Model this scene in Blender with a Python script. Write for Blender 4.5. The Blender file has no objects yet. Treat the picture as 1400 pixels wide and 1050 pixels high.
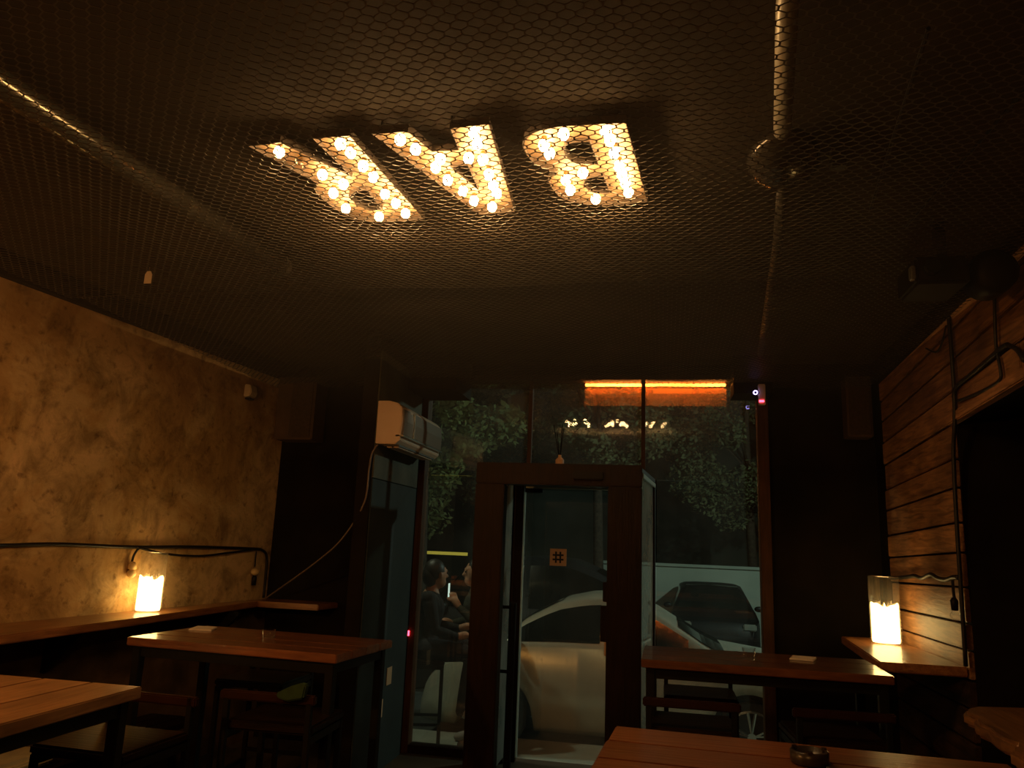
import bpy, bmesh, math, random
from mathutils import Vector, Matrix
random.seed(7)
sc = bpy.context.scene
COL = sc.collection

# ------------------------------------------------------------------ camera, world, exposure, large lights
cam_d = bpy.data.cameras.new('camera'); cam = bpy.data.objects.new('camera', cam_d); COL.objects.link(cam)
cam_d.sensor_width = 36.0; cam_d.lens = 27.0; cam_d.clip_start = 0.02; cam_d.clip_end = 200
RX = Vector((0.981482, 0.187511, 0.039142)); DN = Vector((-0.000328, 0.205987, -0.978555)); FW = Vector((-0.191552, 0.960421, 0.202235))
cam.matrix_world = Matrix(((RX.x, -DN.x, -FW.x, 0), (RX.y, -DN.y, -FW.y, 0), (RX.z, -DN.z, -FW.z, 1.6), (0, 0, 0, 1)))
sc.camera = cam
w = bpy.data.worlds.new('night'); sc.world = w; w.use_nodes = True
w.node_tree.nodes['Background'].inputs[0].default_value = (0.010, 0.014, 0.011, 1)
w.node_tree.nodes['Background'].inputs[1].default_value = 0.35
sc.view_settings.view_transform = 'Standard'; sc.view_settings.look = 'None'
sc.view_settings.exposure = 0.0; sc.view_settings.gamma = 1.0; sc.view_settings.use_curve_mapping = False
sc.cycles.use_denoising = True
sc.cycles.max_bounces = 8; sc.cycles.transparent_max_bounces = 24
sc.cycles.sample_clamp_indirect = 3.0
sc.cycles.caustics_reflective = False; sc.cycles.caustics_refractive = False

BULB_L = 85.0        # radiance of the sign bulbs
WAX_L = 8.0          # radiance of the glowing candle wax
PEND_W = 52.0        # added unseen pendant lamps that light the walls and tables
STREET_W = 560.0     # street lamp across the road
FACADE_W = 72.0      # unseen lamp added over the shop front for the car and pavement

# ------------------------------------------------------------------ helpers
def srgb(r, g, b):
    f = lambda c: ((c/255+0.055)/1.055)**2.4 if c/255 > 0.04045 else c/255/12.92
    return (f(r), f(g), f(b), 1)

def tag(o, label=None, cat=None, group=None, kind=None):
    if label: o['label'] = label
    if cat: o['category'] = cat
    if group: o['group'] = group
    if kind: o['kind'] = kind
    return o

def empty(name, loc=(0, 0, 0), rz=0.0, label=None, cat=None, group=None, kind=None):
    o = bpy.data.objects.new(name, None); COL.objects.link(o)
    o.empty_display_size = 0.1
    o.location = loc; o.rotation_euler = (0, 0, rz)
    return tag(o, label, cat, group, kind)

class MB:
    def __init__(s): s.v = []; s.f = []; s.m = []
    def add(s, vs, fs, mi=0):
        b = len(s.v); s.v += [tuple(p) for p in vs]
        s.f += [tuple(b+i for i in f) for f in fs]; s.m += [mi]*len(fs); return s
    def box(s, a, b, mi=0):
        x0, y0, z0 = a; x1, y1, z1 = b
        return s.add([(x0,y0,z0),(x1,y0,z0),(x1,y1,z0),(x0,y1,z0),(x0,y0,z1),(x1,y0,z1),(x1,y1,z1),(x0,y1,z1)],
            [(0,3,2,1),(4,5,6,7),(0,1,5,4),(1,2,6,5),(2,3,7,6),(3,0,4,7)], mi)
    def prism(s, poly, z0, z1, mi=0, frame=None):
        # extrude a simple polygon; frame maps (u, v, w) to 3-D
        fr = frame or (lambda u, v, w_: (u, v, w_)); n = len(poly)
        vs = [fr(u, v, z0) for u, v in poly]+[fr(u, v, z1) for u, v in poly]
        fs = [tuple(range(n-1, -1, -1)), tuple(range(n, 2*n))]+[(i, (i+1) % n, n+(i+1) % n, n+i) for i in range(n)]
        return s.add(vs, fs, mi)
    def tube(s, pts, r, n=8, cap=True, mi=0):
        pts = [Vector(p) for p in pts]; rs = r if isinstance(r, (list, tuple)) else [r]*len(pts)
        vs = []; fs = []
        up = Vector((0, 0, 1)); prev = None
        for i, p in enumerate(pts):
            d = (pts[min(i+1, len(pts)-1)]-pts[max(i-1, 0)]).normalized()
            if prev is None:
                a = d.cross(up if abs(d.z) < 0.9 else Vector((1, 0, 0))).normalized()
            else:
                a = (prev-d*prev.dot(d)).normalized()
            b = d.cross(a); prev = a
            for k in range(n):
                t = 2*math.pi*(k+0.5)/n
                vs.append(p+(a*math.cos(t)+b*math.sin(t))*rs[i])
        for i in range(len(pts)-1):
            for k in range(n):
                fs.append((i*n+k, i*n+(k+1) % n, (i+1)*n+(k+1) % n, (i+1)*n+k))
        if cap: fs += [tuple(range(n-1, -1, -1)), tuple((len(pts)-1)*n+k for k in range(n))]
        return s.add(vs, fs, mi)
    def lathe(s, prof, c=(0, 0, 0), n=24, axis='z', mi=0, close=True):
        vs = []; fs = []; c = Vector(c)
        for r, h in prof:
            for k in range(n):
                t = 2*math.pi*k/n; x, y = r*math.cos(t), r*math.sin(t)
                vs.append(c+Vector({'z': (x, y, h), 'y': (x, h, y), 'x': (h, x, y)}[axis]))
        m = len(prof)
        for i in range(m-1):
            for k in range(n):
                fs.append((i*n+k, i*n+(k+1) % n, (i+1)*n+(k+1) % n, (i+1)*n+k))
        if close: fs += [tuple(range(n-1, -1, -1)), tuple((m-1)*n+k for k in range(n))]
        return s.add(vs, fs, mi)
    def sphere(s, c, r, n=12, mi=0, sc_=(1, 1, 1)):
        vs = []; fs = []; m = n//2
        c = Vector(c)
        vs.append(c+Vector((0, 0, r*sc_[2])))
        for i in range(1, m):
            a = math.pi*i/m
            for k in range(n):
                t = 2*math.pi*k/n
                vs.append(c+Vector((r*sc_[0]*math.sin(a)*math.cos(t), r*sc_[1]*math.sin(a)*math.sin(t), r*sc_[2]*math.cos(a))))
        vs.append(c-Vector((0, 0, r*sc_[2])))
        for k in range(n): fs.append((0, 1+k, 1+(k+1) % n))
        for i in range(m-2):
            for k in range(n):
                a = 1+i*n; fs.append((a+k, a+n+k, a+n+(k+1) % n, a+(k+1) % n))
        a = 1+(m-2)*n
        for k in range(n): fs.append((a+k, len(vs)-1, a+(k+1) % n))
        return s.add(vs, fs, mi)
    def build(s, name, mat, parent=None, world=True, smooth=False, bevel=0.0, kind=None):
        off = Vector(parent.get('_o', (0, 0, 0))) if (parent is not None and world) else Vector((0, 0, 0))
        me = bpy.data.meshes.new(name)
        me.from_pydata([tuple(Vector(p)-off) for p in s.v], [], s.f)
        mats = mat if isinstance(mat, (list, tuple)) else [mat]
        for m in mats: me.materials.append(m)
        if len(mats) > 1: me.polygons.foreach_set('material_index', s.m)
        bm = bmesh.new(); bm.from_mesh(me)
        bmesh.ops.recalc_face_normals(bm, faces=bm.faces)
        if bevel > 0:
            es = [e for e in bm.edges if len(e.link_faces) == 2 and e.calc_face_angle(0) > 0.6]
            bmesh.ops.bevel(bm, geom=es, offset=bevel, segments=2, affect='EDGES', clamp_overlap=True)
        bm.to_mesh(me); bm.free()
        if smooth: me.polygons.foreach_set('use_smooth', [True]*len(me.polygons))
        me.update()
        o = bpy.data.objects.new(name, me); COL.objects.link(o)
        if parent is not None: o.parent = parent
        if kind: o['kind'] = kind
        return o

def thing(name, loc, label, cat, group=None, rz=0.0, kind=None):
    """an Empty at the base; parts are given in world space (rz = 0) or local space"""
    o = empty(name, loc, rz, label, cat, group, kind)
    OFF[o.name] = Vector(loc)
    return o
OFF = {}
_build = MB.build
def build2(s, name, mat, parent=None, world=True, **k):
    if parent is not None and world:
        off = Vector((0, 0, 0)); q = parent
        while q is not None:
            off += OFF.get(q.name, Vector((0, 0, 0))) if q.name in OFF else Vector((0, 0, 0)); q = q.parent
        s.v = [tuple(Vector(p)-off) for p in s.v]
    return _build(s, name, mat, parent, world=False, **k)
MB.build = build2

def copy_tree(o, parent=None):
    c = o.copy(); COL.objects.link(c); c.parent = parent
    if o.name in OFF: OFF[c.name] = OFF[o.name]
    for ch in list(o.children): copy_tree(ch, c)
    return c

def smooth_path(pts, n=6):
    pts = [Vector(p) for p in pts]; out = []
    P = [pts[0]*2-pts[1]]+pts+[pts[-1]*2-pts[-2]]
    for i in range(1, len(P)-2):
        for k in range(n):
            t = k/n; a, b, c, d = P[i-1], P[i], P[i+1], P[i+2]
            out.append(0.5*((2*b)+(c-a)*t+(2*a-5*b+4*c-d)*t*t+(3*b-a-3*c+d)*t**3))
    out.append(pts[-1]); return out

# ------------------------------------------------------------------ materials
def newmat(name):
    m = bpy.data.materials.new(name); m.use_nodes = True; nt = m.node_tree
    return m, nt, nt.nodes['Principled BSDF']
def N(nt, t, **k):
    n = nt.nodes.new(t)
    for a, b in k.items(): setattr(n, a, b)
    return n
def plain(name, col, rough=0.6, metal=0.0, var=0.15, scale=12.0, spec=0.4, bump=0.0):
    m, nt, b = newmat(name)
    tc = N(nt, 'ShaderNodeTexCoord'); no = N(nt, 'ShaderNodeTexNoise'); no.inputs['Scale'].default_value = scale; no.inputs['Detail'].default_value = 5
    nt.links.new(tc.outputs['Object'], no.inputs['Vector'])
    rp = N(nt, 'ShaderNodeValToRGB')
    c = Vector(col[:3])
    rp.color_ramp.elements[0].position = 0.3; rp.color_ramp.elements[1].position = 0.7
    rp.color_ramp.elements[0].color = (*(c*(1-var)), 1); rp.color_ramp.elements[1].color = (*(c*(1+var)), 1)
    nt.links.new(no.outputs['Fac'], rp.inputs['Fac']); nt.links.new(rp.outputs['Color'], b.inputs['Base Color'])
    b.inputs['Roughness'].default_value = rough; b.inputs['Metallic'].default_value = metal
    b.inputs['Specular IOR Level'].default_value = spec
    if bump > 0:
        bp = N(nt, 'ShaderNodeBump'); bp.inputs['Strength'].default_value = bump; bp.inputs['Distance'].default_value = 0.02
        nt.links.new(no.outputs['Fac'], bp.inputs['Height']); nt.links.new(bp.outputs['Normal'], b.inputs['Normal'])
    return m
def wood(name, c0, c1, axis=0, rough=0.42, scale=5.0, coat=0.0, spec=0.5):
    m, nt, b = newmat(name)
    tc = N(nt, 'ShaderNodeTexCoord'); oi = N(nt, 'ShaderNodeObjectInfo'); mp = N(nt, 'ShaderNodeMapping')
    sx = [9.0, 9.0, 9.0]; sx[axis] = 0.9
    mp.inputs['Scale'].default_value = sx
    mul = N(nt, 'ShaderNodeMath', operation='MULTIPLY'); mul.inputs[1].default_value = 37.0
    nt.links.new(oi.outputs['Random'], mul.inputs[0]); nt.links.new(mul.outputs[0], mp.inputs['Location'])
    nt.links.new(tc.outputs['Object'], mp.inputs['Vector'])
    no = N(nt, 'ShaderNodeTexNoise'); no.inputs['Scale'].default_value = scale; no.inputs['Detail'].default_value = 8; no.inputs['Distortion'].default_value = 0.8
    nt.links.new(mp.outputs['Vector'], no.inputs['Vector'])
    n2 = N(nt, 'ShaderNodeTexNoise'); n2.inputs['Scale'].default_value = 3.2; n2.inputs['Detail'].default_value = 4
    nt.links.new(tc.outputs['Object'], n2.inputs['Vector'])
    rp = N(nt, 'ShaderNodeValToRGB'); rp.color_ramp.elements[0].position = 0.32; rp.color_ramp.elements[1].position = 0.68
    rp.color_ramp.elements[0].color = c0; rp.color_ramp.elements[1].color = c1
    nt.links.new(no.outputs['Fac'], rp.inputs['Fac'])
    hv = N(nt, 'ShaderNodeHueSaturation')
    mr = N(nt, 'ShaderNodeMapRange'); mr.inputs['From Min'].default_value = 0.25; mr.inputs['From Max'].default_value = 0.75; mr.inputs['To Min'].default_value = 0.55; mr.inputs['To Max'].default_value = 1.35
    nt.links.new(n2.outputs['Fac'], mr.inputs['Value'])
    m3 = N(nt, 'ShaderNodeMapRange'); m3.inputs['To Min'].default_value = 0.75; m3.inputs['To Max'].default_value = 1.2
    nt.links.new(oi.outputs['Random'], m3.inputs['Value'])
    mm = N(nt, 'ShaderNodeMath', operation='MULTIPLY'); nt.links.new(mr.outputs[0], mm.inputs[0]); nt.links.new(m3.outputs[0], mm.inputs[1])
    nt.links.new(mm.outputs[0], hv.inputs['Value']); nt.links.new(rp.outputs['Color'], hv.inputs['Color'])
    nt.links.new(hv.outputs['Color'], b.inputs['Base Color'])
    b.inputs['Roughness'].default_value = rough; b.inputs['Coat Weight'].default_value = coat; b.inputs['Coat Roughness'].default_value = 0.12
    b.inputs['Specular IOR Level'].default_value = spec
    bp = N(nt, 'ShaderNodeBump'); bp.inputs['Strength'].default_value = 0.25; bp.inputs['Distance'].default_value = 0.01
    nt.links.new(no.outputs['Fac'], bp.inputs['Height']); nt.links.new(bp.outputs['Normal'], b.inputs['Normal'])
    return m
def emit(name, col, strength):
    m, nt, b = newmat(name)
    b.inputs['Base Color'].default_value = (*[min(1, c) for c in col[:3]], 1)
    b.inputs['Emission Color'].default_value = (*col[:3], 1); b.inputs['Emission Strength'].default_value = strength
    return m
def glass(name, tint=(1, 1, 1), refl=0.6, base=0.04, veil=0.0, dcol=(0.75, 0.75, 0.7, 1)):
    """thin clear glass: straight-through transparency, mirror reflection rising towards grazing angles, optional dust film"""
    m = bpy.data.materials.new(name); m.use_nodes = True; nt = m.node_tree
    for n in list(nt.nodes): nt.nodes.remove(n)
    out = N(nt, 'ShaderNodeOutputMaterial'); mix = N(nt, 'ShaderNodeMixShader'); tr = N(nt, 'ShaderNodeBsdfTransparent'); gl = N(nt, 'ShaderNodeBsdfGlossy')
    tr.inputs['Color'].default_value = (*tint, 1); gl.inputs['Roughness'].default_value = 0.0; gl.inputs['Color'].default_value = (1, 1, 1, 1)
    lw = N(nt, 'ShaderNodeLayerWeight'); lw.inputs['Blend'].default_value = 0.5
    pw = N(nt, 'ShaderNodeMath', operation='POWER'); pw.inputs[1].default_value = 4.0; nt.links.new(lw.outputs['Facing'], pw.inputs[0])
    mu = N(nt, 'ShaderNodeMath', operation='MULTIPLY_ADD'); mu.inputs[1].default_value = refl; mu.inputs[2].default_value = base; mu.use_clamp = True
    nt.links.new(pw.outputs[0], mu.inputs[0]); nt.links.new(mu.outputs[0], mix.inputs['Fac'])
    nt.links.new(tr.outputs[0], mix.inputs[1]); nt.links.new(gl.outputs[0], mix.inputs[2])
    last = mix
    if veil > 0:
        tc = N(nt, 'ShaderNodeTexCoord'); no = N(nt, 'ShaderNodeTexNoise'); no.inputs['Scale'].default_value = 3.0; no.inputs['Detail'].default_value = 6
        nt.links.new(tc.outputs['Object'], no.inputs['Vector'])
        mr = N(nt, 'ShaderNodeMapRange'); mr.inputs['From Min'].default_value = 0.3; mr.inputs['From Max'].default_value = 0.7; mr.inputs['To Min'].default_value = veil*0.6; mr.inputs['To Max'].default_value = veil*1.4
        nt.links.new(no.outputs['Fac'], mr.inputs['Value'])
        df = N(nt, 'ShaderNodeBsdfDiffuse'); tl = N(nt, 'ShaderNodeBsdfTranslucent'); dm = N(nt, 'ShaderNodeMixShader'); dm.inputs['Fac'].default_value = 0.6
        df.inputs['Color'].default_value = dcol; tl.inputs['Color'].default_value = dcol
        nt.links.new(df.outputs[0], dm.inputs[1]); nt.links.new(tl.outputs[0], dm.inputs[2])
        m2 = N(nt, 'ShaderNodeMixShader'); nt.links.new(mr.outputs[0], m2.inputs['Fac']); nt.links.new(mix.outputs[0], m2.inputs[1]); nt.links.new(dm.outputs[0], m2.inputs[2]); last = m2
    nt.links.new(last.outputs[0], out.inputs['Surface'])
    return m
def translucent(name, col):
    m = bpy.data.materials.new(name); m.use_nodes = True; nt = m.node_tree
    for n in list(nt.nodes): nt.nodes.remove(n)
    out = N(nt, 'ShaderNodeOutputMaterial'); tl = N(nt, 'ShaderNodeBsdfTranslucent'); df = N(nt, 'ShaderNodeBsdfDiffuse'); dm = N(nt, 'ShaderNodeMixShader')
    tl.inputs['Color'].default_value = col; df.inputs['Color'].default_value = col
    nt.links.new(tl.outputs[0], dm.inputs[1]); nt.links.new(df.outputs[0], dm.inputs[2]); nt.links.new(dm.outputs[0], out.inputs['Surface'])
    return m
def plaster(name):
    m, nt, b = newmat(name)
    tc = N(nt, 'ShaderNodeTexCoord')
    def noise(scale, det=6, dist=0.0, rough=0.55):
        n = N(nt, 'ShaderNodeTexNoise'); n.inputs['Scale'].default_value = scale; n.inputs['Detail'].default_value = det
        n.inputs['Distortion'].default_value = dist; n.inputs['Roughness'].default_value = rough
        nt.links.new(tc.outputs['Object'], n.inputs['Vector']); return n
    n1 = noise(1.7, 10, 0.6, 0.65); n2 = noise(5.0, 10, 0.5, 0.68); n3 = noise(17, 6, 0.2); n4 = noise(40, 4)
    r1 = N(nt, 'ShaderNodeValToRGB'); e = r1.color_ramp.elements
    e[0].position = 0.33; e[0].color = (0.36, 0.215, 0.088, 1); e[1].position = 0.62; e[1].color = (0.70, 0.48, 0.25, 1)
    x = e.new(0.46); x.color = (0.52, 0.335, 0.145, 1); x = e.new(0.53); x.color = (0.60, 0.42, 0.21, 1)
    nt.links.new(n1.outputs['Fac'], r1.inputs['Fac'])
    r2 = N(nt, 'ShaderNodeValToRGB'); e = r2.color_ramp.elements
    e[0].position = 0.36; e[0].color = (0.50, 0.48, 0.44, 1); e[1].position = 0.54; e[1].color = (1, 1, 1, 1)
    nt.links.new(n2.outputs['Fac'], r2.inputs['Fac'])
    r3 = N(nt, 'ShaderNodeValToRGB'); e = r3.color_ramp.elements
    e[0].position = 0.28; e[0].color = (0.40, 0.36, 0.33, 1); e[1].position = 0.42; e[1].color = (1, 1, 1, 1)
    nt.links.new(n3.outputs['Fac'], r3.inputs['Fac'])
    a = N(nt, 'ShaderNodeMixRGB', blend_type='MULTIPLY'); a.inputs['Fac'].default_value = 0.9
    nt.links.new(r1.outputs['Color'], a.inputs[1]); nt.links.new(r2.outputs['Color'], a.inputs[2])
    c = N(nt, 'ShaderNodeMixRGB', blend_type='MULTIPLY'); c.inputs['Fac'].default_value = 0.75
    nt.links.new(a.outputs[0], c.inputs[1]); nt.links.new(r3.outputs['Color'], c.inputs[2])
    nt.links.new(c.outputs[0], b.inputs['Base Color'])
    b.inputs['Roughness'].default_value = 0.85; b.inputs['Specular IOR Level'].default_value = 0.2
    ad = N(nt, 'ShaderNodeMath', operation='ADD'); nt.links.new(n2.outputs['Fac'], ad.inputs[0])
    m4 = N(nt, 'ShaderNodeMath', operation='MULTIPLY'); m4.inputs[1].default_value = 0.25; nt.links.new(n4.outputs['Fac'], m4.inputs[0]); nt.links.new(m4.outputs[0], ad.inputs[1])
    bp = N(nt, 'ShaderNodeBump'); bp.inputs['Strength'].default_value = 0.45; bp.inputs['Distance'].default_value = 0.02
    nt.links.new(ad.outputs[0], bp.inputs['Height']); nt.links.new(bp.outputs['Normal'], b.inputs['Normal'])
    return m

M = {}
M['plaster'] = plaster('stained_plaster')
M['dark_wall'] = plain('dark_brown_paint', (0.010, 0.0065, 0.0038), 0.8, var=0.35, scale=4, spec=0.12)
M['dark_wall_gloss'] = plain('dark_brown_gloss_paint', (0.028, 0.017, 0.009), 0.45, var=0.3, scale=4)
M['ceiling'] = plain('black_ceiling_paint', (0.045, 0.032, 0.018), 0.9, var=0.25, scale=3)
M['floor'] = plain('dark_concrete_floor', (0.06, 0.045, 0.03), 0.6, var=0.3, scale=3)
M['stub'] = plain('grey_green_render', (0.072, 0.066, 0.045), 0.85, var=0.35, scale=4)
M['stub_low'] = plain('blue_grey_panel', (0.022, 0.028, 0.028), 0.85, var=0.25, scale=3)
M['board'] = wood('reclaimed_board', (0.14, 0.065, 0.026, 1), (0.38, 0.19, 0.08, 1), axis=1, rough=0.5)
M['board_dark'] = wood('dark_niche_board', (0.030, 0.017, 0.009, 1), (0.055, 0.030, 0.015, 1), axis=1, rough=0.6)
M['board_low'] = wood('dark_stained_board', (0.030, 0.015, 0.007, 1), (0.07, 0.034, 0.015, 1), axis=1, rough=0.6, spec=0.2)  # board colour darkened for the shade under the candle shelf
M['dado'] = plain('smoke_dark_plaster', (0.085, 0.052, 0.026), 0.9, var=0.45, scale=5, spec=0.1)  # dark tone stands for the shadow below the left shelf
M['shelf'] = wood('oiled_shelf_wood_y', (0.22, 0.085, 0.03, 1), (0.40, 0.17, 0.06, 1), axis=1, rough=0.33, coat=0.3)
M['shelf_x'] = wood('oiled_shelf_wood_x', (0.22, 0.085, 0.03, 1), (0.40, 0.17, 0.06, 1), axis=0, rough=0.33, coat=0.3)
M['table_x'] = wood('table_wood_x', (0.13, 0.042, 0.015, 1), (0.22, 0.078, 0.028, 1), axis=0, rough=0.34, coat=0.6)
M['table_y'] = wood('table_wood_y', (0.21, 0.098, 0.038, 1), (0.34, 0.17, 0.07, 1), axis=1, rough=0.4, coat=0.3)
M['live'] = wood('live_edge_wood', (0.09, 0.038, 0.013, 1), (0.20, 0.092, 0.032, 1), axis=1, rough=0.45)
M['seat_wood'] = wood('dark_seat_wood', (0.010, 0.005, 0.0025, 1), (0.020, 0.009, 0.004, 1), axis=0, rough=0.4, spec=0.25)
M['frame_wood'] = wood('dark_varnished_frame', (0.011, 0.0042, 0.002, 1), (0.020, 0.0075, 0.0034, 1), axis=2, rough=0.5, spec=0.15)
M['post_wood'] = wood('brown_window_post', (0.050, 0.020, 0.008, 1), (0.085, 0.034, 0.014, 1), axis=2, rough=0.5, spec=0.2)
M['rail'] = plain('dark_red_varnished_rail', (0.026, 0.009, 0.0045), 0.3)
M['steel_black'] = plain('black_steel', (0.008, 0.007, 0.006), 0.4, metal=0.0, spec=0.25)
M['cable'] = plain('black_cable', (0.012, 0.010, 0.009), 0.5)
M['cord'] = plain('pale_cord', (0.17, 0.12, 0.09), 0.5)
M['galv'] = plain('galvanised_duct', (0.20, 0.17, 0.12), 0.22, metal=0.8, var=0.12, scale=6)
M['galv_dull'] = plain('dull_painted_pipe', (0.06, 0.05, 0.038), 0.45, metal=0.3, var=0.2, scale=6)
M['pale_pipe'] = plain('pale_painted_pipe', (0.34, 0.29, 0.20), 0.4, metal=0.2, var=0.12, scale=6)
M['drum'] = plain('dark_fan_drum', (0.05, 0.04, 0.03), 0.16, metal=0.5, var=0.1)
M['wire'] = plain('rusty_grey_wire', (0.075, 0.060, 0.042), 0.5, metal=0.2, var=0.2)
M['letter'] = plain('cream_letter_paint', (0.32, 0.205, 0.115), 0.55, var=0.08, scale=9)
M['letter_rim'] = plain('black_letter_rim', (0.06, 0.04, 0.025), 0.6)
M['bulb'] = emit('glowing_bulb', (1.0, 0.60, 0.24), BULB_L)
M['bulb_off'] = glass('dead_bulb_glass', (0.95, 0.9, 0.85), 0.8, 0.06)
M['brass'] = plain('brass_socket', (0.35, 0.22, 0.08), 0.4, metal=0.8)
M['wax'] = emit('glowing_wax', (1.0, 0.66, 0.22), WAX_L)
M['flame'] = emit('candle_flame', (1.0, 0.62, 0.20), 14.0)
M['vase'] = glass('hurricane_glass', (0.99, 0.985, 0.975), 0.5, 0.03, veil=0.03)
M['pane'] = glass('window_glass', (0.93, 0.95, 0.935), 0.7, 0.085, veil=0.022)  # scattering layer gives the panes the veil of the misty street
M['pane_side'] = glass('milky_side_glass', (0.88, 0.92, 0.90), 0.6, 0.05, veil=0.35)
M['tumbler'] = glass('tumbler_glass', (0.97, 0.97, 0.97), 0.7, 0.06)
M['seal'] = translucent('translucent_edge_seal', (0.8, 0.85, 0.8, 1))
M['ac'] = plain('yellowed_white_plastic', (0.66, 0.48, 0.34), 0.4, var=0.06, scale=5)
M['ac_front'] = plain('ac_front_plastic', (0.16, 0.115, 0.08), 0.38, var=0.06, scale=5)
M['ac_dark'] = plain('ac_outlet_dark', (0.05, 0.04, 0.03), 0.5)
M['spk'] = plain('brown_speaker_box', (0.085, 0.050, 0.030), 0.6, var=0.2)
M['spk_g'] = plain('speaker_grille_cloth', (0.055, 0.034, 0.022), 0.8, var=0.3, scale=60)
M['black_pl'] = plain('black_plastic', (0.009, 0.007, 0.006), 0.5, spec=0.15)
M['white_pl'] = plain('white_plastic', (0.62, 0.52, 0.40), 0.5)
M['ceramic'] = plain('ceramic_socket', (0.66, 0.48, 0.24), 0.35)
M['paper'] = plain('white_paper', (0.72, 0.62, 0.50), 0.8, var=0.05)
M['menu'] = plain('sticker_paper', (0.62, 0.36, 0.20), 0.7, var=0.05)
M['ink'] = plain('black_ink', (0.01, 0.008, 0.006), 0.7)
M['chrome'] = plain('bright_metal', (0.62, 0.62, 0.58), 0.22, metal=0.9, var=0.05)
M['alu'] = plain('pale_aluminium', (0.42, 0.46, 0.42), 0.35, metal=0.5, var=0.1)
M['ash'] = plain('dark_ashtray', (0.03, 0.022, 0.016), 0.3)
M['green_cloth'] = plain('green_cloth', (0.016, 0.040, 0.009), 0.8, var=0.3, scale=25)
M['cushion'] = plain('beige_cushion', (0.42, 0.32, 0.16), 0.8, var=0.2, scale=10)
M['film'] = glass('amber_film', (0.98, 0.95, 0.90), 0.2, 0.02, veil=0.34, dcol=(0.85, 0.36, 0.10, 1))
M['film_thin'] = glass('thin_amber_film', (0.98, 0.96, 0.93), 0.2, 0.02, veil=0.14, dcol=(0.85, 0.36, 0.10, 1))
M['led_red'] = emit('red_led', (1.0, 0.04, 0.08), 9.0)
M['led_blue'] = emit('violet_led', (0.45, 0.35, 1.0), 5.0)
M['strip'] = emit('orange_led_strip', (1.0, 0.27, 0.04), 60.0)
M['lampglow'] = emit('pendant_bulb', (1.0, 0.55, 0.2), 20.0)
M['asphalt'] = plain('asphalt', (0.07, 0.075, 0.07), 0.8, var=0.25, scale=8)
M['pavement'] = plain('pale_pavement', (0.34, 0.36, 0.31), 0.75, var=0.15, scale=3)
M['ext_wall'] = plain('pale_street_wall', (0.46, 0.52, 0.46), 0.8, var=0.12, scale=1.2)
M['ext_dark'] = plain('dark_far_facade', (0.035, 0.038, 0.028), 0.9, var=0.3, scale=0.8)
M['bark'] = plain('tree_bark', (0.07, 0.05, 0.035), 0.9, var=0.4, scale=14)
M['leaf'] = plain('tree_leaf', (0.17, 0.20, 0.07), 0.7, var=0.5, scale=0.9)
M['leaf2'] = plain('dusty_leaf', (0.14, 0.15, 0.07), 0.7, var=0.5, scale=0.9)  # duller, browner leaf tone for the other trees
M['silver'] = plain('silver_car_paint', (0.62, 0.62, 0.52), 0.26, metal=0.35, var=0.04)
M['darkcar'] = plain('dark_car_paint', (0.008, 0.009, 0.011), 0.5, var=0.05)
M['carglass'] = plain('dark_car_glass', (0.010, 0.013, 0.012), 0.06, var=0.05, spec=0.8)
M['tyre'] = plain('tyre_rubber', (0.018, 0.018, 0.018), 0.8)
M['amber'] = emit('tail_lamp_amber', (1.0, 0.25, 0.05), 1.6)
M['yellow_sign'] = emit('yellow_lit_band', (0.9, 0.72, 0.10), 0.30)
M['phone_glow'] = emit('phone_screen', (0.75, 1.0, 0.85), 0.9)
M['skin'] = plain('skin', (0.42, 0.22, 0.13), 0.55, var=0.06)
M['shirt_black'] = plain('black_cloth', (0.005, 0.005, 0.006), 0.85)
M['shirt_olive'] = plain('dark_olive_cloth', (0.035, 0.035, 0.022), 0.85)
M['trousers'] = plain('dark_trousers', (0.020, 0.020, 0.026), 0.85)
M['hair'] = plain('dark_hair', (0.010, 0.008, 0.006), 0.5)
M['shoe'] = plain('pale_shoe', (0.30, 0.28, 0.26), 0.6)

# ------------------------------------------------------------------ room shell
def struct(name, mb, mat, label, cat, parent=None, **k):
    o = mb.build(name, mat, parent, **k)
    return tag(o, label, cat, kind='structure')
CEIL = 3.04
struct('floor', MB().box((-4.2, -1.6, -0.12), (2.6, 6.2, 0)), M['floor'], 'dark concrete floor of the bar room', 'floor')
struct('ceiling', MB().box((-4.2, -1.6, CEIL), (2.6, 6.3, CEIL+0.12)), M['ceiling'], 'black painted ceiling above the wire mesh', 'ceiling')
# left wall: slightly skewed plaster face
def lwx(y): return -3.5+(y-3.5)*(0.28/2.6)
struct('wall_left', MB().prism([(lwx(-1.6), -1.6), (lwx(6.1), 6.1), (-4.2, 6.1), (-4.2, -1.6)], 0, 2.90), M['plaster'],
       'blotchy ochre plaster wall lit by the candle on its shelf', 'wall')
MB().prism([(lwx(-1.6)+0.001, -1.6), (lwx(6.1)+0.001, 6.1), (lwx(6.1)+0.012, 6.09), (lwx(-1.6)+0.012, -1.6)], 0.0, 1.02).build('dado', M['dado'], bpy.data.objects['wall_left'])  # thin panel carrying the painted shade of the wall shelf
struct('trim_1', MB().prism([(lwx(-1.6)+0.05, -1.6), (lwx(6.1)+0.05, 6.1), (-4.2, 6.1), (-4.2, -1.6)], 2.90, CEIL), M['dark_wall'],
       'black fascia strip along the top of the plaster wall', 'trim')
struct('wall_behind', MB().box((-4.2, -1.75, 0), (2.6, -1.6, CEIL)), M['dark_wall'], 'dark wall at the back of the bar', 'wall')
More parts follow.
